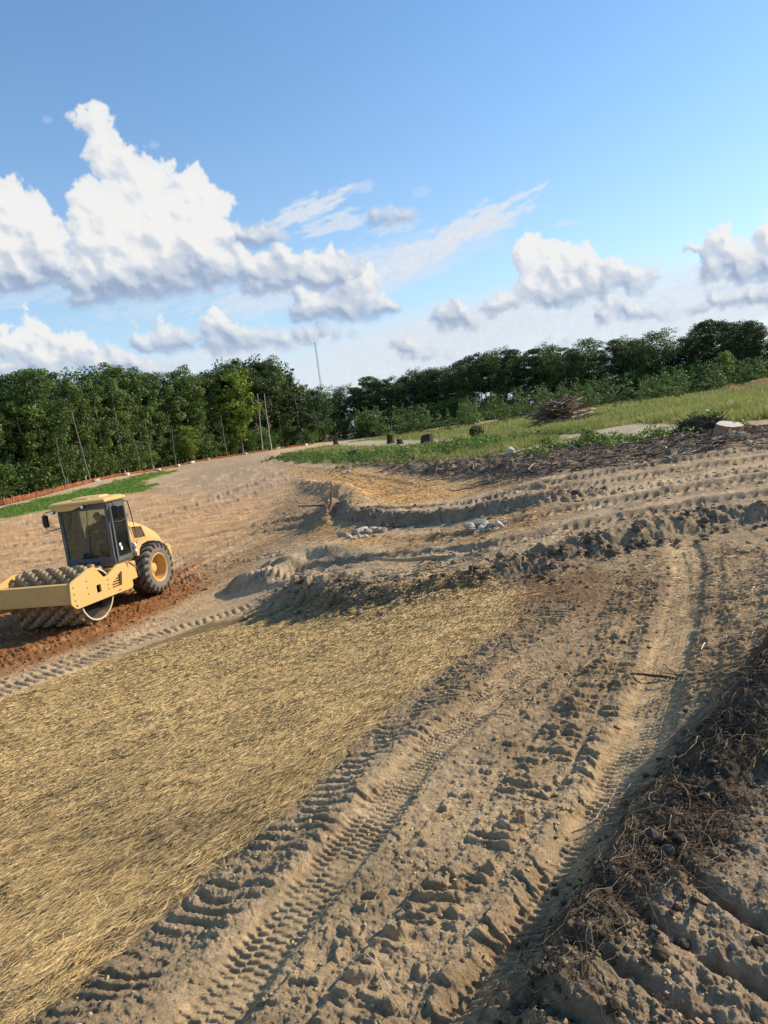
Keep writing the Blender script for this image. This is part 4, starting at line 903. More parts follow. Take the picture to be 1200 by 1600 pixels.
p = at(746, 684); e = bpy.data.objects.new('bush', None); C.objects.link(e); e.location = p; e['label'] = 'round dark bush with yellow green tips alone in the field'; e['category'] = 'bush'
V, c = leafy(900, 0, 0, .62, .72, .72, .55, .17, ((.02,.03,.012),(.10,.10,.03)), RS, .5); put('foliage', quads_mesh('foliage', V, c, m=weed_m), parent=e)
V, c = leafy(220, 0, 0, .85, .75, .75, .42, .15, ((.18,.22,.04),(.35,.38,.08)), RS, .9); put('tips', quads_mesh('tips', V, c, m=weed_m), parent=e)
tb = TB()
for k in range(5): tb.add(wiggle((0, 0, -.1), k*1.3, .8, 4, .2, 1.1), .04, .015, (.12,.08,.05), 5)
put('stem', tb.mesh('stem', wood_m), parent=e)
# brush pile
p = at(882, 662); e = bpy.data.objects.new('brush_pile', None); C.objects.link(e); e.location = p; e['label'] = 'big pile of cut branches and logs on the grass before the young pines'; e['category'] = 'brush pile'
tb = TB(); rs = np.random.RandomState(4); Lp = 2.2
for k in range(480):
    u_ = rs.randn()*.40; u_ = max(-.95, min(.95, u_)); v_ = rs.randn()*.33; top = 2.15*math.cos(u_*1.45)**.8*max(.05, 1-(v_*1.1)**2); z = rs.rand()**.7*top
    L_ = .6+1.5*rs.rand(); q = wiggle((u_*Lp-L_*.2, v_*2.0, z+.05), rs.choice([0, 3.14])+rs.randn()*.6, L_, 3, .18, .05+rs.randn()*.2, rs)
    r = .03+.07*rs.rand()**2.5; c = [(.13,.09,.06),(.20,.12,.08),(.36,.27,.2),(.55,.44,.34)][rs.choice(4, p=[.45,.3,.17,.08])]; tb.add(q, r, r*.6, c, 5)
put('branches', tb.mesh('branches', wood_m), parent=e)
tb = TB()
for k in range(9):
    a = .9+rs.rand()*1.3; L_ = 1.0+.8*rs.rand(); q = wiggle((.0+rs.rand()*1.5, -1.2+rs.randn()*.3, .3+rs.rand()*.7), rs.randn()*.35, L_, 2, .06, .12, rs); tb.add(q, .11, .09, (.42,.31,.22), 8)
put('logs', tb.mesh('logs', wood_m), parent=e)
# uprooted stump mass with weeds on top, beside the sawn log
p = at(1097, 676); e = bpy.data.objects.new('uprooted_stump', None); C.objects.link(e); e.location = p; e['label'] = 'dark uprooted stump tangled with roots and weeds left of the pale sawn log'; e.scale = (.82, .8, .8); e['category'] = 'stump'
tb = TB(); rs = np.random.RandomState(9)
for k in range(260):
    a = rs.rand()*6.283; rr_ = rs.rand()**.5; q0 = (math.cos(a)*rr_*.85, math.sin(a)*rr_*.7, .05+rs.rand()*.72*(1-rr_**3*.5)); q = wiggle(q0, a+rs.randn()*.8, .25+.5*rs.rand(), 4, .5, rs.randn()*.5, rs); r = .01+.035*rs.rand()**2; tb.add(q, r, r*.4, [(.05,.037,.027),(.09,.065,.045),(.2,.15,.1)][rs.choice(3, p=[.6,.33,.07])], 5)
put('roots', tb.mesh('roots', wood_m), parent=e)
bm = bmesh.new(); bmesh.ops.create_icosphere(bm, subdivisions=4, radius=1)
for v in bm.verts:
    c = v.co; n_ = float(fbm(np.array([c.x*2+c.z]), np.array([c.y*2-c.z*1.5]), 4, 61)[0]); c *= (1+.28*n_); c.x *= .82; c.y *= .62; c.z = c.z*.5+.22
me = bpy.data.meshes.new('root_ball'); bm.to_mesh(me); bm.free(); me.materials.append(mat('dark_earth', (.05, .037, .026), .95, noise=(4, (.12, .09, .06), .4, .7), bump=(9, 1., .1))); put('root_ball', me, parent=e)
V, c = leafy(420, .25, .15, .78, .85, .6, .22, .11, ((.06,.11,.02),(.25,.32,.06)), RS, .4); put('foliage', quads_mesh('foliage', V, c, m=weed_m), parent=e)
# pale sawn log
p = at(1137, 678); e = bpy.data.objects.new('sawn_log', None); C.objects.link(e); e.location = p; e.rotation_euler = (R(17), R(3), R(20)); e['label'] = 'pale sawn log section with a flat cut top right of the dark uprooted stump'; e['category'] = 'log'
n = 26; prof = [(-.12, 1.0), (.0, 1.0), (.18, .97), (.31, .98), (.335, .96)]
def ringp(k): return 1+.07*math.sin(2*k/n*6.283+.6)+.05*math.sin(5*k/n*6.283)+.03*math.sin(9*k/n*6.283+2)
V = []; F = []
for (z, q) in prof: V += [(math.cos(6.283*k/n)*.47*q*ringp(k), math.sin(6.283*k/n)*.40*q*ringp(k), z) for k in range(n)]
for l in range(len(prof)-1): F += [[l*n+k, l*n+(k+1) % n, (l+1)*n+(k+1) % n, (l+1)*n+k] for k in range(n)]
me = bpy.data.meshes.new('bark'); me.from_pydata(V, [], F); me.materials.append(mat('log_bark', (.33, .22, .14), .9, noise=(9, (.20, .13, .085), .4, .65), bump=(20, .8, .03))); put('bark', me, parent=e)
V2 = [(v[0]*.985, v[1]*.985, v[2]+.003) for v in V[-n:]]+[(0, 0, .345)]; me = bpy.data.meshes.new('cut_face'); me.from_pydata(V2, [], [[k, (k+1) % n, n] for k in range(n)]); me.materials.append(mat('cut_wood', (.58, .50, .40), .8, noise=(5, (.42, .35, .27), .45, .7), bump=(14, .4, .02))); put('cut_face', me, parent=e)
# rocks
rock_m = mat('rock', (.40, .34, .26), .85, noise=(5, (.24, .19, .14), .4, .7), bump=(12, .7, .04))
rockw_m = mat('pale_rock', (.55, .49, .40), .85, noise=(4, (.34, .28, .21), .45, .75), bump=(10, .6, .04))
def rock_mesh(seed, m):
    rs = np.random.RandomState(seed); bm = bmesh.new(); bmesh.ops.create_icosphere(bm, subdivisions=2, radius=1)
    nrm = rs.randn(9, 3); nrm /= np.linalg.norm(nrm, axis=1)[:, None]; dd = .55+.3*rs.rand(9)
    for v in bm.verts:
        c = np.array(v.co)
        for n_, d_ in zip(nrm, dd):
            k = c@n_-d_
            if k > 0: c = c-n_*k
        c = c*(1+.04*rs.randn()); v.co = c*np.array([1.15, .85, .72])
    me = bpy.data.meshes.new('rock'); bm.to_mesh(me); bm.free(); me.materials.append(m); return me
rocke_m = mat('earthy_shaded_rock', (.20, .15, .105), .9, noise=(14, (.11, .08, .055), .4, .7), bump=(25, .8, .03))  # earth-coated brown, darkened further to deepen the shade on the heap stones
rocks = [rock_mesh(200+i, rockw_m if i % 2 else rock_m) for i in range(7)]
rocks_e = [rock_mesh(300+i, rocke_m) for i in range(3)]
def rock(px, py, r, label, group=None, k=0, flat=1., dz=0.):
    p = at(px, py); put('rock', rocks_e[k % 3] if px > 1000 or 'earth' in label else rocks[k % 7], label, 'rock', group, loc=(p[0], p[1], p[2]+r*.35*flat+dz), rot=(RS.randn()*.35, RS.randn()*.35, RS.rand()*6.28), sc=(r, r, r*flat))
for i, (px, py, w) in enumerate(((536,838,15),(547,841,12),(556,835,18),(566,832,20),(575,833,16),(583,830,17),(592,832,18),(600,831,12),(553,843,10),(563,841,11),(574,840,10),(586,838,9))):
    d = at(px, py)[1]; rock(px, py, w*d/FPX*.62, ('dark boulder at the left end of the left rock check' if i == 0 else 'grey rock in the rock check in the middle of the swale'), 'rocks of the left rock check', i, .8)
for i, (px, py, w) in enumerate(((736,826,20),(747,822,22),(758,822,18),(768,824,18),(781,824,20),(786,820,14),(741,831,14),(752,830,16),(763,830,12),(774,829,12),(731,831,9),(728,826,8))):
    d = at(px, py)[1]; rock(px, py, w*d/FPX*.62, ('upright pointed pale rock at the right end of the right rock check' if i == 5 else 'pale rock in the rock check right of the swale'), 'rocks of the right rock check', i+1, .8)
for px, py, w, lb, k in ((797,711,20,'big white boulder among weeds left of the creeping vines',1),(785,713,9,'small white rock beside the big white boulder',3),(545,739,9,'small pale rock in the far straw swale',5),(537,741,7,'smaller pale rock left in the far straw swale',1),
                         (838,872,15,'brown clod of earth standing on the bank above the straw',2),(685,833,8,'single pale stone between the two rock checks',3),(709,880,10,'low grey stone in the broken bank',4),(1020,1312,30,'brown stone on the slope of the dark spoil heap',0),(1045,1340,36,'angular pale stone among roots on the dark spoil heap',2),(1010,1215,14,'round stone at the edge of the shaded bench',4),(1068,1478,26,'rounded stone wedged at the edge of the trodden heap top',6),(650,716,8,'pale stone at the edge of the weeds',1)):
    d = at(px, py)[1]; rock(px, py, w*d/FPX*.55, lb, None, k)
# lone sticks
def stick(px, py, L_, r, ang, up, label, col=(.10,.07,.05), n=5, w=.12):
    p = at(px, py); tb = TB(); rs = np.random.RandomState(int(px+py)); tb.add(wiggle((0, 0, -.03), ang, L_, n, w, up, rs), r, r*.5, col, 6)
    q = wiggle((0, 0, L_*.3*math.sin(up)), ang+1, L_*.35, 3, .2, up+.3, rs)
    tb.add(q, r*.5, r*.2, col, 5); put('stick', tb.mesh('stick', wood_m), label, 'stick', loc=tuple(p))
stick(514, 800, 1.0, .06, 1.2, 1.35, 'dark broken stick upright on the ridge of the swale')
stick(520, 790, 1.4, .05, 2.9, .25, 'dark branch lying down the ridge beside the upright stick')
stick(729, 916, .5, .014, 1.2, 1.4, 'thin upright twig at the foot of the broken bank', (.2,.13,.09))
stick(700, 868, 1.6, .06, 3.0, .02, 'pale broken branch lying on the broken bank', (.36,.27,.18), 4, .1)
stick(1066, 1058, .42, .017, 2.4, .12, 'short dark stick lying on the right wheel track')
stick(765, 1090, .16, .010, 2.3, .3, 'tiny dark twig beside the left wheel track')
stick(872, 1300, .6, .006, .6, .03, 'long thin pale root lying across the clods', (.5,.4,.28), 7, .2)
stick(1040, 1185, 1.1, .012, 5.4, .3, 'long thin stem sticking out at the right of the spoil heap', (.4,.3,.2), 6, .1)
stick(1075, 1390, .16, .010, 4.9, .5, 'thick dark broken root end on the spoil heap', (.09,.06,.045))
def weed_plant(px, py, h, label, n=260, pal=((.06,.12,.02),(.26,.34,.06))):
    p = at(px, py); e = bpy.data.objects.new('weed_plant', None); C.objects.link(e); e.location = p; e['label'] = label; e['category'] = 'weed'
    V, c = leafy(n, 0, 0, h*.62, h*.62, h*.62, h*.45, h*.13+.03, pal, RS, .3); put('leaves', quads_mesh('leaves', V, c, m=weed_m), parent=e)
    tb = TB()
    for k in range(6): tb.add(wiggle((0, 0, -.03), k*1.05, h*.9, 4, .15, 1.15), .012, .005, (.14,.16,.06), 4)
    put('stem', tb.mesh('stem', wood_m), parent=e)
weed_plant(922, 697, .72, 'leafy green weed in the middle of the dark brush row'); weed_plant(955, 703, .38, 'small bright green weed right of the taller weed', 140, ((.15,.2,.03),(.35,.42,.08)))
weed_plant(855, 700, .55, 'leafy weed at the left end of the dark brush row'); weed_plant(850, 716, .4, 'pale green weed sprawling below the dirt path', 200, ((.14,.18,.05),(.4,.45,.15)))
weed_plant(553, 717, .9, 'dark bushy weed among the low weeds below the stumps', 380, ((.02,.035,.01),(.07,.1,.025)))
# ---------------------------------------------------------------- soil compactor (local frame: x forward, y to its left, z up, origin under the drum axle)
def worn(name, col, dust=(.36,.25,.14), rough=.42, spec=.5, amt=(.52, .78), scale=2.2):
    M = bpy.data.materials.new(name); M.use_nodes = True; t = M.node_tree; b = t.nodes['Principled BSDF']; L_ = t.links.new
    c = t.nodes.new('ShaderNodeTexCoord'); n = t.nodes.new('ShaderNodeTexNoise'); n.inputs['Scale'].default_value = scale; n.inputs['Detail'].default_value = 8; n.inputs['Roughness'].default_value = .7; L_(c.outputs['Object'], n.inputs['Vector'])
    r = t.nodes.new('ShaderNodeValToRGB'); r.color_ramp.elements[0].position = amt[0]; r.color_ramp.elements[1].position = amt[1]; r.color_ramp.elements[0].color = (*col, 1); r.color_ramp.elements[1].color = (*dust, 1); L_(n.outputs[0], r.inputs[0]); L_(r.outputs[0], b.inputs['Base Color'])
    q = t.nodes.new('ShaderNodeMapRange'); q.inputs[1].default_value = .35; q.inputs[2].default_value = .7; q.inputs[3].default_value = rough; q.inputs[4].default_value = min(1, rough+.35); L_(n.outputs[0], q.inputs[0]); L_(q.outputs[0], b.inputs['Roughness'])
    b.inputs['Specular IOR Level'].default_value = spec
    bp = t.nodes.new('ShaderNodeBump'); bp.inputs['Strength'].default_value = .15; bp.inputs['Distance'].default_value = .02; L_(n.outputs[0], bp.inputs['Height']); L_(bp.outputs[0], b.inputs['Normal']); return M
yel = worn('yellow_paint', (.61, .375, .115), (.46, .32, .17), amt=(.48, .75)); yelr = worn('yellow_roof', (.66, .42, .13), (.55, .38, .18), amt=(.45, .8))
blk = worn('black_paint', (.018, .018, .019), (.12, .09, .06), .45, amt=(.5, .9)); grym = worn('grey_frame', (.085, .09, .095), (.22, .18, .14), .4)
tyr = worn('tyre_rubber', (.022, .021, .021), (.13, .10, .075), .75, .3, (.42, .8), 5); tys = worn('tyre_side', (.13, .115, .095), (.24, .19, .14), .85, .2, (.35, .7), 4)
stl = worn('drum_steel', (.09, .065, .042), (.26, .17, .09), .6, .4, (.35, .62), 3); padm = worn('pad_steel', (.20, .14, .085), (.42, .29, .15), .55, .4, (.35, .65), 9)
rimp = worn('drum_rim', (.56, .45, .30), (.42, .3, .17), .5); darkm = mat('dark_inside', (.012, .012, .012), .8)
seatm = mat('seat_vinyl', (.02, .02, .022), .6); bolt_m = mat('bolt', (.45, .33, .16), .4, .5); lamp_m = mat('lamp_lens', (.85, .85, .82), .15, 0., spec=.8); stk_m = mat('sticker', (.75, .75, .72), .5)
mir_m = mat('mirror_back', (.012, .012, .013), .5); hose = mat('hose', (.015, .015, .015), .5)
glm = bpy.data.materials.new('cab_glass'); glm.use_nodes = True; t = glm.node_tree; t.nodes.clear(); o_ = t.nodes.new('ShaderNodeOutputMaterial'); g1 = t.nodes.new('ShaderNodeBsdfGlossy'); g1.inputs['Roughness'].default_value = .03; g2 = t.nodes.new('ShaderNodeBsdfTransparent'); g2.inputs[0].default_value = (.80, .86, .82, 1)
fr_ = t.nodes.new('ShaderNodeFresnel'); fr_.inputs[0].default_value = 1.45; m1 = t.nodes.new('ShaderNodeMixShader'); t.links.new(fr_.outputs[0], m1.inputs[0]); t.links.new(g2.outputs[0], m1.inputs[1]); t.links.new(g1.outputs[0], m1.inputs[2])
df = t.nodes.new('ShaderNodeBsdfDiffuse'); df.inputs[0].default_value = (.55, .55, .5, 1); m2 = t.nodes.new('ShaderNodeMixShader'); m2.inputs[0].default_value = .012; t.links.new(m1.outputs[0], m2.inputs[1]); t.links.new(df.outputs[0], m2.inputs[2]); t.links.new(m2.outputs[0], o_.inputs[0])
class BM:
    def __init__(s): s.bm = bmesh.new()
    def box(s, x0, x1, y0, y1, z0, z1, bev=.0, tf=None):
        r = bmesh.ops.create_cube(s.bm, size=1); vs = r['verts']
        for v in vs: v.co = Vector(((x0+x1)/2+v.co.x*(x1-x0), (y0+y1)/2+v.co.y*(y1-y0), (z0+z1)/2+v.co.z*(z1-z0)))
        if bev:
            es = list({e for v in vs for e in v.link_edges}); r = bmesh.ops.bevel(s.bm, geom=es, offset=bev, segments=2, affect='EDGES'); vs = list({v for f in r['faces'] for v in f.verts} | {v for v in vs if v.is_valid})
        if tf: 
            for v in vs: v.co = tf @ v.co
        return s
    def loft(s, rings, cap=True):
        """rings of equal point counts"""
        R_ = [[s.bm.verts.new(p) for p in r] for r in rings]; n = len(R_[0])
        for a, b in zip(R_, R_[1:]):
            for i in range(n): s.bm.faces.new((a[i], a[(i+1) % n], b[(i+1) % n], b[i]))
        if cap: s.bm.faces.new(R_[0][::-1]); s.bm.faces.new(R_[-1])
        return s
    def lathe_y(s, prof, n=48, cx=0, cz=0, close=False):
        """profile of (y, r) revolved about a y-parallel axis"""
        R_ = [[s.bm.verts.new((cx+r*math.cos(6.28318*i/n), y, cz+r*math.sin(6.28318*i/n))) for i in range(n)] for y, r in prof]
        ps = list(zip(R_, R_[1:]))+([(R_[-1], R_[0])] if close else [])
        for a, b in ps:
            for i in range(n): s.bm.faces.new((a[i], a[(i+1) % n], b[(i+1) % n], b[i]))
        return s
    def tube(s, P, r, n=8):
        V, F = tube_np(P, r, r, n); vs = [s.bm.verts.new(v) for v in V]
        for f in F: s.bm.faces.new([vs[i] for i in f])
        s.bm.faces.new(vs[:n][::-1]); s.bm.faces.new(vs[-n:]); return s
    def out(s, name, m, parent, smooth=True, ang=35, **kw):
        bmesh.ops.recalc_face_normals(s.bm, faces=s.bm.faces[:]); 
        for f in s.bm.faces: f.smooth = smooth
        if smooth:
            for e in s.bm.edges:
                if len(e.link_faces) == 2 and e.calc_face_angle(0) > math.radians(ang): e.smooth = False
        me = bpy.data.meshes.new(name); s.bm.to_mesh(me); s.bm.free(); me.materials.append(m); return put(name, me, parent=parent, **kw)
def plate_mesh(outer, holes, y0, y1, flip=False):
    """flat plate in the xz plane with real openings"""
    cu_ = bpy.data.curves.new('tmp', 'CURVE'); cu_.dimensions = '2D'; cu_.fill_mode = 'BOTH'; cu_.extrude = abs(y1-y0)/2; cu_.bevel_depth = .004
    for ring in [outer]+holes:
        sp = cu_.splines.new('POLY'); sp.points.add(len(ring)-1)
        for p, (x, z) in zip(sp.points, ring): p.co = (x, z, 0, 1)
        sp.use_cyclic_u = True
    ob = bpy.data.objects.new('tmp', cu_); C.objects.link(ob); dg = bpy.context.evaluated_depsgraph_get(); dg.update(); me = bpy.data.meshes.new_from_object(ob.evaluated_get(dg))
    C.objects.unlink(ob); bpy.data.objects.remove(ob); bpy.data.curves.remove(cu_)
    for v in me.vertices: x, z, h = v.co; v.co = (x, (y0+y1)/2+h, z)
    me.flip_normals(); return me
MAZ = R(15.0); mo = (-8.5218, 18.0399)
_c = [ground(mo[0]+dx*-math.sin(MAZ), mo[1]+dx*-math.cos(MAZ)) for dx in (0, -2.9)]
root = bpy.data.objects.new('soil_compactor', None); C.objects.link(root); root.location = (mo[0], mo[1], .03); root.rotation_euler = (0, 0, R(-105)); root['label'] = 'yellow single drum soil compactor with padfoot drum and glass cab on the orange lane'; root['category'] = 'soil compactor'
print('machine ground', _c)
# front frame
plate = [(1.02,1.27),(.95,1.30),(.40,1.45),(.30,1.475),(.10,1.475),(.02,1.44),(-.24,1.15),(-.34,1.13),(-.42,1.15),(-.88,1.325),(-1.18,1.31),(-1.27,1.25),(-1.42,.90),(-1.42,.64),(-1.36,.58),(.86,.625),(.93,.64),(1.06,.76),(1.08,.82)]
hole1 = [(.07,.80),(.09,.82),(.09,.99),(.07,1.01),(-.07,1.01),(-.09,.99),(-.09,.82),(-.07,.80)]; hole2 = [(-.50,.76),(-.50,.88),(-.98,1.13),(-1.03,1.10),(-.95,.76)]; hole3 = [(.95,.69),(.84,.67),(.90,.76)]
fe = bpy.data.objects.new('front_frame', None); C.objects.link(fe); fe.parent = root
for s_ in (1, -1):
    me = plate_mesh(plate, [hole1, hole2, hole3], s_*1.10, s_*1.15); me.materials.clear(); me.materials.append(yel); sp_ = put('side_plate', me, parent=fe)
    b = BM()
    for (x, z) in ((.93,1.16),(.93,1.0),(.93,.84),(.42,1.20),(.42,1.04),(.42,.88),(-.38,1.04),(-.38,.92),(-.38,.80),(-.78,.66),(-.86,.66)):
        r = bmesh.ops.create_cone(b.bm, segments=8, radius1=.022, radius2=.018, depth=.02, cap_ends=True, matrix=Matrix.Translation((x, s_*1.158, z)) @ Matrix.Rotation(R(90), 4, 'X'))
    bo = b.out('bolts', bolt_m, fe)
    b = BM()
    for k in range(5): b.box(-.92+k*.0, -.56-.0, s_*1.06-.03, s_*1.06+.03, .79+k*.065, .812+k*.065)
    b.out('step_rungs', yel, fe)
b = BM(); b.box(.82, 1.045, -1.098, 1.098, .77, 1.262, .018); b.out('front_beam', yel, fe)
b = BM(); b.box(-1.36, -1.12, -1.098, 1.098, .66, 1.18, .02); b.box(-1.75, -1.30, -.35, .35, .55, 1.05, .03); b.out('rear_beam', yel, fe)
# drum
Rd = .655; ax = .765
dr = BM(); dr.lathe_y([(-1.03,.615),(-1.055,.625),(-1.055,Rd),(1.055,Rd),(1.055,.625),(1.03,.615),(.80,.605),(-.80,.605),], 72, 0, ax, True); drum = dr.out('drum', stl, root)
b = BM(); b.lathe_y([(1.052,.618),(1.068,.622),(1.068,.66),(1.05,.66)], 72, 0, ax, True); b.lathe_y([(-1.052,.618),(-1.068,.622),(-1.068,.66),(-1.05,.66)], 72, 0, ax, True); b.out('drum_rim', rimp, drum)
for s_ in (1, -1):
    b = BM(); b.lathe_y([(s_*.78,.61),(s_*.80,.30),(s_*.86,.28),(s_*.86,.17),(s_*1.0,.16),(s_*1.0,.001)], 40, 0, ax); b.out('drum_end', darkm, drum)
def pad_geo(b, a, y):
    w0x, w0y, w1x, w1y, h = .105, .085, .062, .052, .125
    M_ = Matrix.Translation((0, y, ax)) @ Matrix.Rotation(-a, 4, 'Y') @ Matrix.Translation((0, 0, Rd-.012))
    def rr2(wx, wy, z, c=.35): return [(wx, -wy*(1-c), z), (wx, wy*(1-c), z), (wx*(1-c), wy, z), (-wx*(1-c), wy, z), (-wx, wy*(1-c), z), (-wx, -wy*(1-c), z), (-wx*(1-c), -wy, z), (wx*(1-c), -wy, z)]
    b.loft([[M_ @ Vector(p) for p in rr2(w0x, w0y, 0)], [M_ @ Vector(p) for p in rr2(w1x*1.12, w1y*1.12, h*.75)], [M_ @ Vector(p) for p in rr2(w1x, w1y, h*.96)], [M_ @ Vector(p) for p in rr2(w1x*.82, w1y*.82, h)]])
allp = [(2*math.pi*(i+(j % 2)*.5)/15, -.93+j*.2067) for j in range(10) for i in range(15)]
key = sorted(allp, key=lambda q: -(math.sin(q[0]+.5)+.0)); rest = BM(); pad0 = None
allp.sort(key=lambda q: -math.cos(q[0]-.6)+.02*(-q[1]))
for k, (a, y) in enumerate(allp):
    if k < 100: b = BM(); pad_geo(b, a, y); b.out('pad', padm, drum)
    else: pad_geo(rest, a, y)
rest.out('pads', padm, drum, kind='stuff')
# rear chassis
b = BM(); b.box(-4.05, -1.62, -.46, .46, .55, 1.36, .03); b.box(-3.25, -2.55, -.7, .7, .66, .95, .03); b.box(-2.32, -1.42, -.74, .74, 1.22, 1.38, .02); b.box(-1.98, -1.60, .40, .95, .72, 1.22, .02); b.box(-1.98, -1.60, -.95, -.40, .72, 1.22, .02); b.out('rear_chassis', yel, root)
b = BM(); b.box(-4.28, -4.0, -.72, .72, .62, 1.30, .05); b.out('rear_bumper', yel, root)
b = BM(); b.box(-1.52, -1.42, .52, 1.0, 1.10, 1.14, .006); b.box(-1.6, -1.45, .5, .95, .62, .66, .006); b.tube([(-1.46,.98,.62),(-1.46,.98,1.14)], .014, 6); b.tube([(-1.46,.55,.62),(-1.46,.55,1.14)], .014, 6); b.tube([(-1.66,.96,1.24),(-1.95,.98,1.05),(-2.02,1.0,.78)], .012, 6); b.out('access_step', grym, root)
b = BM()
for y in (-.25, -.1, .1, .22): b.tube([(-1.15,y,1.2),(-1.3,y*1.3,1.36),(-1.5,y*1.1,1.3),(-1.68,y,1.1)], .022, 6)
b.tube([(-1.2,.5,.9),(-1.5,.55,.95),(-1.75,.5,.9)], .045, 8); b.out('hydraulic_hoses', hose, root)
# hood
HP = [(-2.16,2.32),(-2.55,2.285),(-2.95,2.19),(-3.35,2.03),(-3.70,1.84),(-3.95,1.65),(-4.06,1.48),(-4.09,1.34)]
def hood_ring(x, zt, zb, w):
    pts = [(w, zb), (w*1.0, zb+(zt-zb)*.45), (w*.975, zt-.16), (w*.93, zt-.06), (w*.80, zt-.01), (w*.4, zt+.012)]
    return [(x, y, z) for y, z in pts]+[(x, -y, z) for y, z in pts[::-1]]
b = BM(); b.loft([hood_ring(x, z, 1.34 if x > -2.4 else 1.30, .64-.02*i*.4) for i, (x, z) in enumerate(HP)]); hood = b.out('engine_hood', yel, root, ang=25)
for s_ in (1, -1):
    # grille with surround, set a little proud of the hood side
    q = [(-2.50,2.10),(-2.98,2.04),(-3.12,1.72),(-2.58,1.76)]; b = BM(); y = s_*.638
    def rg(k, yy): c = np.mean(q, 0); return [(c[0]+(x-c[0])*k, yy, c[1]+(z-c[1])*k) for x, z in q]
    b.loft([rg(1.22, y-s_*.03), rg(1.18, y+s_*.006), rg(1.03, y+s_*.006), rg(1.0, y-s_*.01)], cap=False); b.out('grille_frame', yel, hood, smooth=False)
    b = BM(); b.loft([rg(1.03, y-s_*.02), rg(1.03, y-s_*.006)]); b.out('grille', darkm, hood, smooth=False)
    b = BM()
    for k in range(9): z = 1.77+k*.033; b.box(-3.02+.012*k*.0+ (0 if k < 3 else .02*(k-3)), -2.60+.012*k, y-.008, y+.004, z, z+.012)
    b.out('grille_slats', worn('slat', (.20, .13, .06)), hood)
    b = BM(); b.loft([[(x, s_*.655, z) for x, z in ((-2.2,1.30),(-2.2,1.72),(-2.45,1.76),(-2.8,1.74),(-3.1,1.68),(-3.1,1.64),(-2.8,1.66),(-2.5,1.62),(-2.35,1.50),(-2.3,1.30))], [(x, s_*.90, z) for x, z in ((-2.2,1.30),(-2.2,1.66),(-2.45,1.70),(-2.8,1.68),(-3.1,1.62),(-3.1,1.59),(-2.8,1.62),(-2.5,1.58),(-2.35,1.46),(-2.3,1.30))]]); b.out('fender', yel, root, smooth=False)
b = BM(); b.tube([(-3.1,-.3,2.1),(-3.1,-.3,2.62)], .045, 10); b.tube([(-3.1,-.3,2.6),(-3.18,-.3,2.74)], .05, 10); b.out('exhaust_pipe', blk, root)
# rear wheels
def wheel(s_):
    cx, cz, yo, yi = -2.9, .80, s_*1.08, s_*.50; Rt = .745; mid = (yo+yi)/2; hw = .29
    e = bpy.data.objects.new('rear_wheel', None); C.objects.link(e); e.parent = root
    pr = [(mid+s_*hw*.72,.405),(mid+s_*hw*.98,.43),(mid+s_*hw*1.07,.52),(mid+s_*hw*1.04,.62),(mid+s_*hw*.93,.71),(mid+s_*hw*.72,Rt),(mid,Rt+.012),(mid-s_*hw*.72,Rt),(mid-s_*hw*.93,.71),(mid-s_*hw*1.04,.62),(mid-s_*hw*1.07,.52),(mid-s_*hw*.98,.43),(mid-s_*hw*.72,.405)]
    b = BM(); b.lathe_y(pr, 64, cx, cz, True); ty = b.out('tyre', tys, e)
    b = BM(); N = 20
    for side in (1, -1):
        for k in range(N):
            a0 = 2*math.pi*(k+(0 if side > 0 else .5))/N; rings = []
            for tt, rad, hh in ((-.06, Rt+.004, .052), (.45, Rt, .055), (.86, .722, .058), (1.03, .665, .048), (1.07, .60, .012)):
                a = a0+tt*.42; y = mid+side*s_*hw*tt; wd_ = .042/rad*(1.0+.25*tt)
                ra, rb = rad-.03, rad+hh
                if tt > 1: rb = rad+hh; ra = rad-.02
                rings.append([(cx+ra*math.cos(a-wd_), y, cz+ra*math.sin(a-wd_)), (cx+rb*math.cos(a-wd_*.75), y+side*s_*(.012 if tt > .8 else 0), cz+rb*math.sin(a-wd_*.75)), (cx+rb*math.cos(a+wd_*.75), y+side*s_*(.012 if tt > .8 else 0), cz+rb*math.sin(a+wd_*.75)), (cx+ra*math.cos(a+wd_), y, cz+ra*math.sin(a+wd_))])
            b.loft(rings)
    b.out('tread_lugs', tyr, e, smooth=False)
    b = BM(); b.lathe_y([(mid+s_*hw*1.0,.43),(mid+s_*hw*1.02,.405),(mid+s_*hw*.92,.375),(mid+s_*hw*.3,.36),(mid-s_*hw*.1,.34),(mid-s_*hw*.12,.16),(mid-s_*hw*.12,.001)], 48, cx, cz); b.out('rim', yel, e)
    b = BM(); b.lathe_y([(mid-s_*hw*.15,.15),(mid+s_*hw*.35,.14),(mid+s_*hw*.42,.115),(mid+s_*hw*.44,.001)], 24, cx, cz)
    for k in range(8):
        a = k*.785; b.tube([(cx+.24*math.cos(a), mid-s_*hw*.14, cz+.24*math.sin(a)), (cx+.24*math.cos(a), mid+s_*hw*.02, cz+.24*math.sin(a))], .018, 6)
    b.out('hub', yel, e)
wheel(1); wheel(-1)
b = BM(); b.box(-3.02, -2.78, -.6, .6, .68, .92, .03); b.out('rear_axle', blk, root)
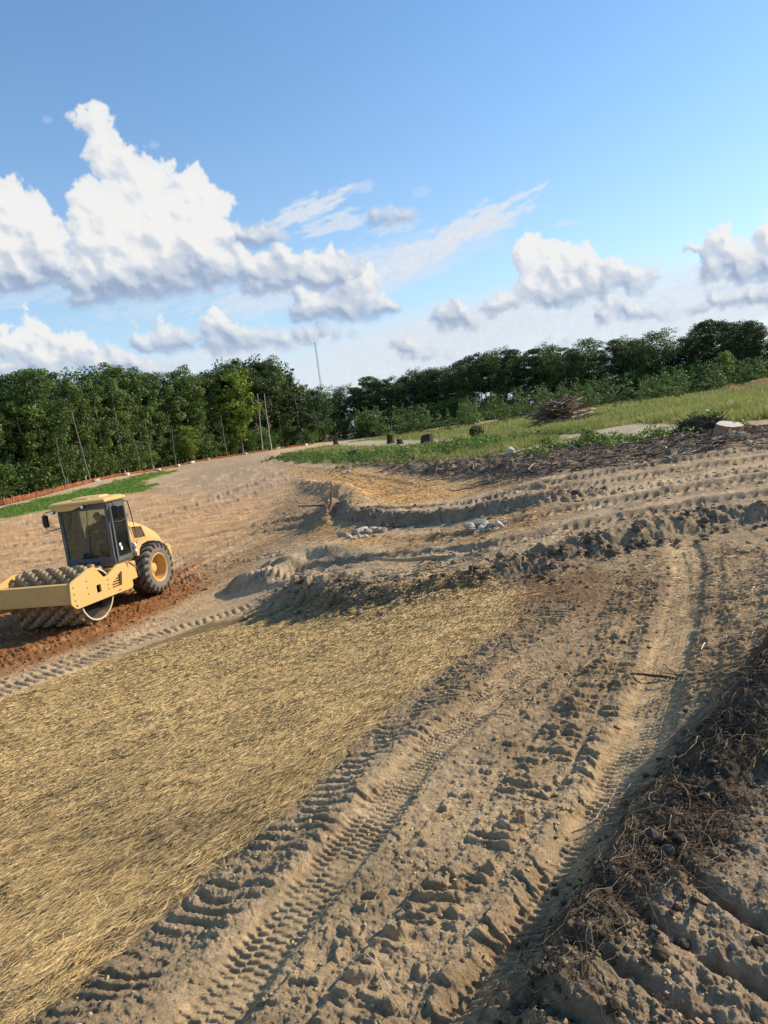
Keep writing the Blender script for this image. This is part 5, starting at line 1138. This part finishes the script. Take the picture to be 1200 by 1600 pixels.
# cab
X0, X1, Y0, Y1, ZB, ZT = -1.36, -2.07, -.70, .77, 1.38, 2.96
cab = bpy.data.objects.new('cab', None); C.objects.link(cab); cab.parent = root
b = BM(); p = .045
for (x, y, tx, ty_) in ((X0, Y0+.02, X0, Y0), (X0, Y1-.02, X0-.02, Y1-.0), (X1, Y0+.02, X1, Y0), (X1, Y1-.02, X1, Y1)):
    b.loft([[(x-p, y-p, ZB), (x+p, y-p, ZB), (x+p, y+p, ZB), (x-p, y+p, ZB)], [(tx-p, ty_-p, ZT), (tx+p, ty_-p, ZT), (tx+p, ty_+p, ZT), (tx-p, ty_+p, ZT)]])
b.box(X1-p, X0+p, Y0-p+.002, Y0+p-.002, ZB-.1, ZB+.06, .01); b.box(X1-p, X0+p, Y1-p+.002, Y1+p-.002, ZB-.1, ZB+.06, .01); b.box(X0-p+.002, X0+p-.002, Y0+p+.002, Y1-p-.002, ZB-.1, ZB+.10, .01); b.box(X1-p+.002, X1+p-.002, Y0+p+.002, Y1-p-.002, ZB-.1, ZB+.45, .01)
b.box(X0-p, X0+p, Y0, Y1, ZT-.16, ZT+.02, .01); b.box(X1-p, X1+p, Y0, Y1, ZT-.08, ZT+.018, .01); b.box(X1, X0, Y0-p, Y0+p, ZT-.08, ZT+.016, .01); b.box(X1, X0, Y1-p, Y1+p, ZT-.10, ZT+.016, .01)
b.out('cab_frame', grym, cab)
b = BM(); b.box(X1+.03, X0-.03, Y0+.03, Y1-.03, ZB-.06, ZB-.02); b.out('cab_floor', blk, cab)
b = BM(); b.loft([[(X0+.012, Y0+p, ZB+.09), (X0+.012, Y1-p, ZB+.09), (X0+.012, Y1-p, ZT-.15), (X0+.012, Y0+p, ZT-.15)], [(X0+.018, Y0+p, ZB+.09), (X0+.018, Y1-p, ZB+.09), (X0+.018, Y1-p, ZT-.15), (X0+.018, Y0+p, ZT-.15)]]); b.out('windshield', glm, cab, smooth=False)
b = BM(); b.box(X1+.05, X0-.05, Y0-.003, Y0+.003, ZB+.06, ZT-.08); b.out('side_window', glm, cab, smooth=False)
b = BM(); b.box(X1+p, X0-p, Y0-.02, Y0+.02, 2.08, 2.12); b.box(-1.78, -1.75, Y0-.018, Y0+.018, ZB+.06, ZT-.08); b.out('window_bar', blk, cab)
b = BM(); b.box(X1-.003, X1+.003, Y0+.05, Y1-.05, ZB+.45, ZT-.08); b.out('rear_window', glm, cab, smooth=False)
# door on the left side
dm = BM(); yd = Y1+.052
dm.loft([[(X0-.03, yd, ZB-.06), (X0-.10, yd, ZB-.06), (X0-.10, yd, ZT-.1), (X0-.06, yd, ZT-.1)], [(X0-.03, yd+.03, ZB-.06), (X0-.10, yd+.03, ZB-.06), (X0-.10, yd+.03, ZT-.1), (X0-.06, yd+.03, ZT-.1)]])
dm.box(X1-.02, X1+.05, yd, yd+.03, ZB-.0, ZT-.1, .005); dm.box(X1+.05, X0-.10, yd, yd+.03, ZT-.17, ZT-.1, .005); dm.box(X1+.05, X0-.10, yd, yd+.03, ZB-.06, ZB+.06, .005); door = dm.out('door', grym, cab)
b = BM(); b.box(X1+.05, X0-.10, yd+.01, yd+.018, ZB+.06, ZT-.17); b.out('door_glass', glm, door, smooth=False)
b = BM(); b.tube([(X1+.06, yd+.02, 2.42), (-1.8, yd+.05, 2.38), (X0-.12, yd+.02, 2.40)], .010, 6); b.tube([(X1+.10, yd+.03, 1.60), (X1+.10, yd+.055, 1.75), (X1+.10, yd+.03, 1.88)], .016, 6); b.out('door_handle', blk, door)
b = BM(); b.box(-1.68, -1.60, yd+.019, yd+.022, 1.60, 1.70); b.box(-1.64, -1.56, yd+.019, yd+.022, 1.72, 1.80); b.out('sticker', stk_m, door, smooth=False)
# roof
def rring(z, x0, x1, y0, y1, c=.10): return [(x0, y0+c, z), (x0-c*.4, y0, z), (x1+c, y0, z), (x1, y0+c, z), (x1, y1-c, z), (x1+c, y1, z), (x0-c*.4, y1, z), (x0, y1-c, z)]
b = BM(); b.loft([rring(2.975, -1.18, -2.18, -.82, .87), rring(3.01, -1.10, -2.22, -.86, .90), rring(3.065, -1.12, -2.22, -.86, .90), rring(3.10, -1.22, -2.16, -.78, .83), rring(3.115, -1.34, -2.10, -.68, .73)]); b.out('roof', yelr, cab, ang=20)
b = BM(); b.loft([rring(3.114, -1.45, -2.1, -.42, .50), rring(3.155, -1.55, -2.06, -.38, .46), rring(3.165, -1.65, -2.0, -.3, .40)]); b.box(-1.42, -1.30, -.2, .3, 3.114, 3.13, .004); b.out('roof_hatch', yelr, cab, ang=20)
b = BM(); b.loft([[(-1.13, -.80, 2.86), (-1.13, -.15, 2.86), (-1.13, .25, 2.97), (-1.13, .86, 3.0), (-1.13, .86, 3.03), (-1.13, -.80, 3.03)], [(-1.17, -.80, 2.86), (-1.17, -.15, 2.86), (-1.17, .25, 2.97), (-1.17, .86, 3.0), (-1.17, .86, 3.03), (-1.17, -.80, 3.03)]]); b.out('roof_visor', yelr, cab, smooth=False)
for y, z in ((-.72, 2.86), (.24, 2.93)):
    b = BM(); b.tube([(-1.17, y, z), (-1.10, y, z), (-1.08, y, z)], .052, 14); l_ = b.out('work_light', blk, cab)
    b = BM(); r = bmesh.ops.create_uvsphere(b.bm, u_segments=12, v_segments=8, radius=.05, matrix=Matrix.Translation((-1.085, y, z)) @ Matrix.Diagonal((.45, 1, 1, 1))); b.out('lens', lamp_m, l_)
# mirrors and rails
for (pts, mc, nm) in (([(X0+.02, Y0-.03, 2.90), (-1.20, -1.0, 2.88), (-1.16, -1.06, 2.84), (-1.16, -1.06, 2.42), (-1.2, -1.0, 2.36), (X0+.02, Y0-.03, 2.40)], (-1.15, -1.03, 2.64), 0),
                      ([(-1.5, Y1+.06, 2.96), (-1.42, .93, 2.94), (-1.40, .98, 2.9), (-1.40, 1.0, 2.45)], (-1.42, .98, 2.68), 1)):
    b = BM(); b.tube(pts, .013, 8); mb = b.out('mirror_arm', blk, cab)
    b = BM(); b.box(mc[0]-.03, mc[0]+.03, mc[1]-.09, mc[1]+.09, mc[2]-.17, mc[2]+.17, .022); mi = b.out('mirror', mir_m, cab)
    b = BM(); b.box(mc[0]-.034, mc[0]-.031, mc[1]-.075, mc[1]+.075, mc[2]-.15, mc[2]+.15); b.out('mirror_glass', mat('mirror_glass', (.6, .62, .65), .05, 1.), mi)
b = BM(); b.tube([(-2.10, .84, 2.92), (-2.20, .88, 2.88), (-2.24, .90, 2.5), (-2.30, .92, 1.75), (-2.24, .90, 1.62), (-2.16, .86, 1.6)], .016, 8); b.out('grab_rail', blk, cab)
b = BM(); b.tube([(-2.16, .86, 1.62), (-2.22, .86, 1.62)], .06, 12); b.tube([(-2.16, .86, 1.46), (-2.22, .86, 1.46)], .055, 12); b.out('side_lamp', lamp_m, cab)
b = BM(); b.tube([(X0+.05, -.35, 2.86), (X0+.05, -.5, 2.4), (X0+.05, -.58, 2.28)], .010, 6); b.tube([(X0+.05, -.30, 2.86), (X0+.05, -.46, 2.4)], .008, 6); b.tube([(X0+.05, .20, 2.86), (X0+.05, .02, 1.55)], .012, 6); b.out('wiper', grym, cab)
# inside
b = BM(); b.box(-1.98, -1.55, -.18, .36, 1.62, 1.76, .05); b.box(-2.08, -1.94, -.16, .34, 1.72, 2.34, .05); b.box(-2.06, -1.96, -.04, .22, 2.34, 2.58, .04); b.box(-1.9, -1.62, -.02, .20, ZB-.02, 1.64, .02); b.out('seat', seatm, cab)
b = BM(); b.box(-1.50, -1.41, -.38, -.06, ZB-.02, 1.95, .03); b.box(-1.9, -1.5, -.52, -.28, 1.6, 1.98, .04); b.box(-1.5, -1.42, -.40, .12, 1.9, 2.06, .03); b.out('console', mat('console', (.018, .025, .045), .5), cab)
b = BM(); M_ = Matrix.Translation((-1.56, -.02, 2.12)) @ Matrix.Rotation(R(-28), 4, 'Y')
ringv = [M_ @ Vector((.17*math.cos(k*.3307), .17*math.sin(k*.3307), 0)) for k in range(20)]; b.tube([tuple(v) for v in ringv], .013, 6); b.tube([(-1.56, -.02, 2.12), (-1.5, -.02, 1.96)], .02, 6)
for k in range(3): b.tube([tuple(M_ @ Vector((0, 0, 0))), tuple(M_ @ Vector((.17*math.cos(k*2.09), .17*math.sin(k*2.09), 0)))], .009, 5)
b.out('steering_wheel', blk, cab)
# ---------------------------------------------------------------- seated operator (skinned body)
def skin_body(name, joints, edges, rads, m, lv=2):
    me = bpy.data.meshes.new(name); me.from_pydata(joints, edges, []); o = bpy.data.objects.new(name, me); C.objects.link(o)
    md = o.modifiers.new('skin', 'SKIN'); 
    bm = bmesh.new(); bm.from_mesh(me); sl = bm.verts.layers.skin.verify() if hasattr(bm.verts.layers.skin, 'verify') else bm.verts.layers.skin.new(); bm.verts.ensure_lookup_table()
    for i, v in enumerate(bm.verts): r = rads[i]; v[sl].radius = (r, r) if np.ndim(r) == 0 else r; v[sl].use_root = (i == 0)
    bm.to_mesh(me); bm.free(); sb = o.modifiers.new('sub', 'SUBSURF'); sb.levels = lv; sb.render_levels = lv
    dg = bpy.context.evaluated_depsgraph_get(); dg.update(); me2 = bpy.data.meshes.new_from_object(o.evaluated_get(dg)); C.objects.unlink(o); bpy.data.objects.remove(o)
    me2.materials.clear(); me2.materials.append(m); me2.polygons.foreach_set('use_smooth', np.ones(len(me2.polygons), bool)); me2.name = name; return me2
shirt = mat('dark_shirt', (.03, .035, .045), .85, noise=(6, (.05, .055, .065), .4, .6)); skinm = mat('skin', (.36, .22, .15), .6)
J = [(0,0,0),(.0,0,.22),(.0,0,.42),(.01,0,.54),(.03,0,.60),  # pelvis, spine, chest, neck base, neck
     (.0,.19,.48),(.14,.27,.27),(.36,.17,.36),(.0,-.19,.48),(.14,-.27,.27),(.36,-.17,.36),
     (.03,.10,-.01),(.42,.12,.04),(.50,.12,-.30),(.03,-.10,-.01),(.42,-.12,.04),(.50,-.12,-.30),(.60,.12,-.34),(.60,-.12,-.34)]
Eg = [(0,1),(1,2),(2,3),(3,4),(2,5),(5,6),(6,7),(2,8),(8,9),(9,10),(0,11),(11,12),(12,13),(13,17),(0,14),(14,15),(15,16),(16,18)]
Rr = [(.15,.12),(.14,.11),(.16,.12),(.075,.07),(.055,.055),.075,.05,.034,.075,.05,.034,.09,.068,.045,.09,.068,.045,.04,.04]
op = skin_body('person', J, Eg, Rr, shirt); th_ = math.radians(-105)
def mloc(x, y, z): return (mo[0]+math.cos(th_)*x-math.sin(th_)*y, mo[1]+math.sin(th_)*x+math.cos(th_)*y, .03+z)
po = put('person', op, 'seated machine operator in dark clothes and cap holding the wheel inside the glass cab', 'person', loc=mloc(-1.88, .09, 1.84), rot=(0, 0, th_))
b = BM(); r = bmesh.ops.create_icosphere(b.bm, subdivisions=4, radius=1)
for v in b.bm.verts:
    x, y, z = v.co; jaw = 1-.22*max(0, -z)**1.3; nose = .16*math.exp(-((y/.14)**2+((z+.12)/.20)**2)) if x > 0 else 0; eye = -.05*(math.exp(-(((abs(y)-.36)/.16)**2+((z-.06)/.10)**2))) if x > 0 else 0; mo_ = .03*math.exp(-((y/.3)**2+((z+.48)/.06)**2)) if x > 0 else 0; ear = .10*math.exp(-((x/.18)**2+((z+.02)/.2)**2))*(abs(y) > .8)
    v.co = Vector((.045+(x*(1+0)+nose+eye+mo_)*.098*jaw, y*.078*jaw*(1+ear), .715+z*.118))
b.out('head', skinm, po)
b = BM(); r = bmesh.ops.create_uvsphere(b.bm, u_segments=18, v_segments=10, radius=1)
bmesh.ops.delete(b.bm, geom=[v for v in b.bm.verts if v.co.z < -.05], context='VERTS')
for v in b.bm.verts: v.co = Vector((.038+v.co.x*.108, v.co.y*.088, .752+v.co.z*.10))
b.loft([[(.13, y, .755+.0) for y in (-.06, -.03, .03, .06)]+[(.13, y, .762) for y in (.06, .03, -.03, -.06)], [(.21, y, .745) for y in (-.04, -.02, .02, .04)]+[(.21, y, .75) for y in (.04, .02, -.02, -.04)]]); b.out('cap', mat('cap_cloth', (.03, .03, .035), .9), po)
for s_ in (1, -1):
    jj = [(0,0,0),(.05,0,0)]; ee = [(0,1)]; rad = [.027,.026]
    for k in range(4):
        y = (-.028+k*.0187); L_ = (.034,.038,.036,.028)[k]; i0 = len(jj); jj += [(.078, y, .004), (.078+L_, y*1.05, -.012), (.078+L_*1.1, y*1.05, -.040)]; ee += [(1, i0), (i0, i0+1), (i0+1, i0+2)]; rad += [.0095, .0085, .007]
    i0 = len(jj); jj += [(.045, -.036, -.01), (.075, -.046, -.028)]; ee += [(0, i0), (i0, i0+1)]; rad += [.011, .009]
    put('hand', skin_body('hand', jj, ee, rad, skinm, 1), parent=po, loc=(.35, s_*.168, .365), rot=(0, R(12), -s_*R(35)), sc=(1, s_*-1, 1))
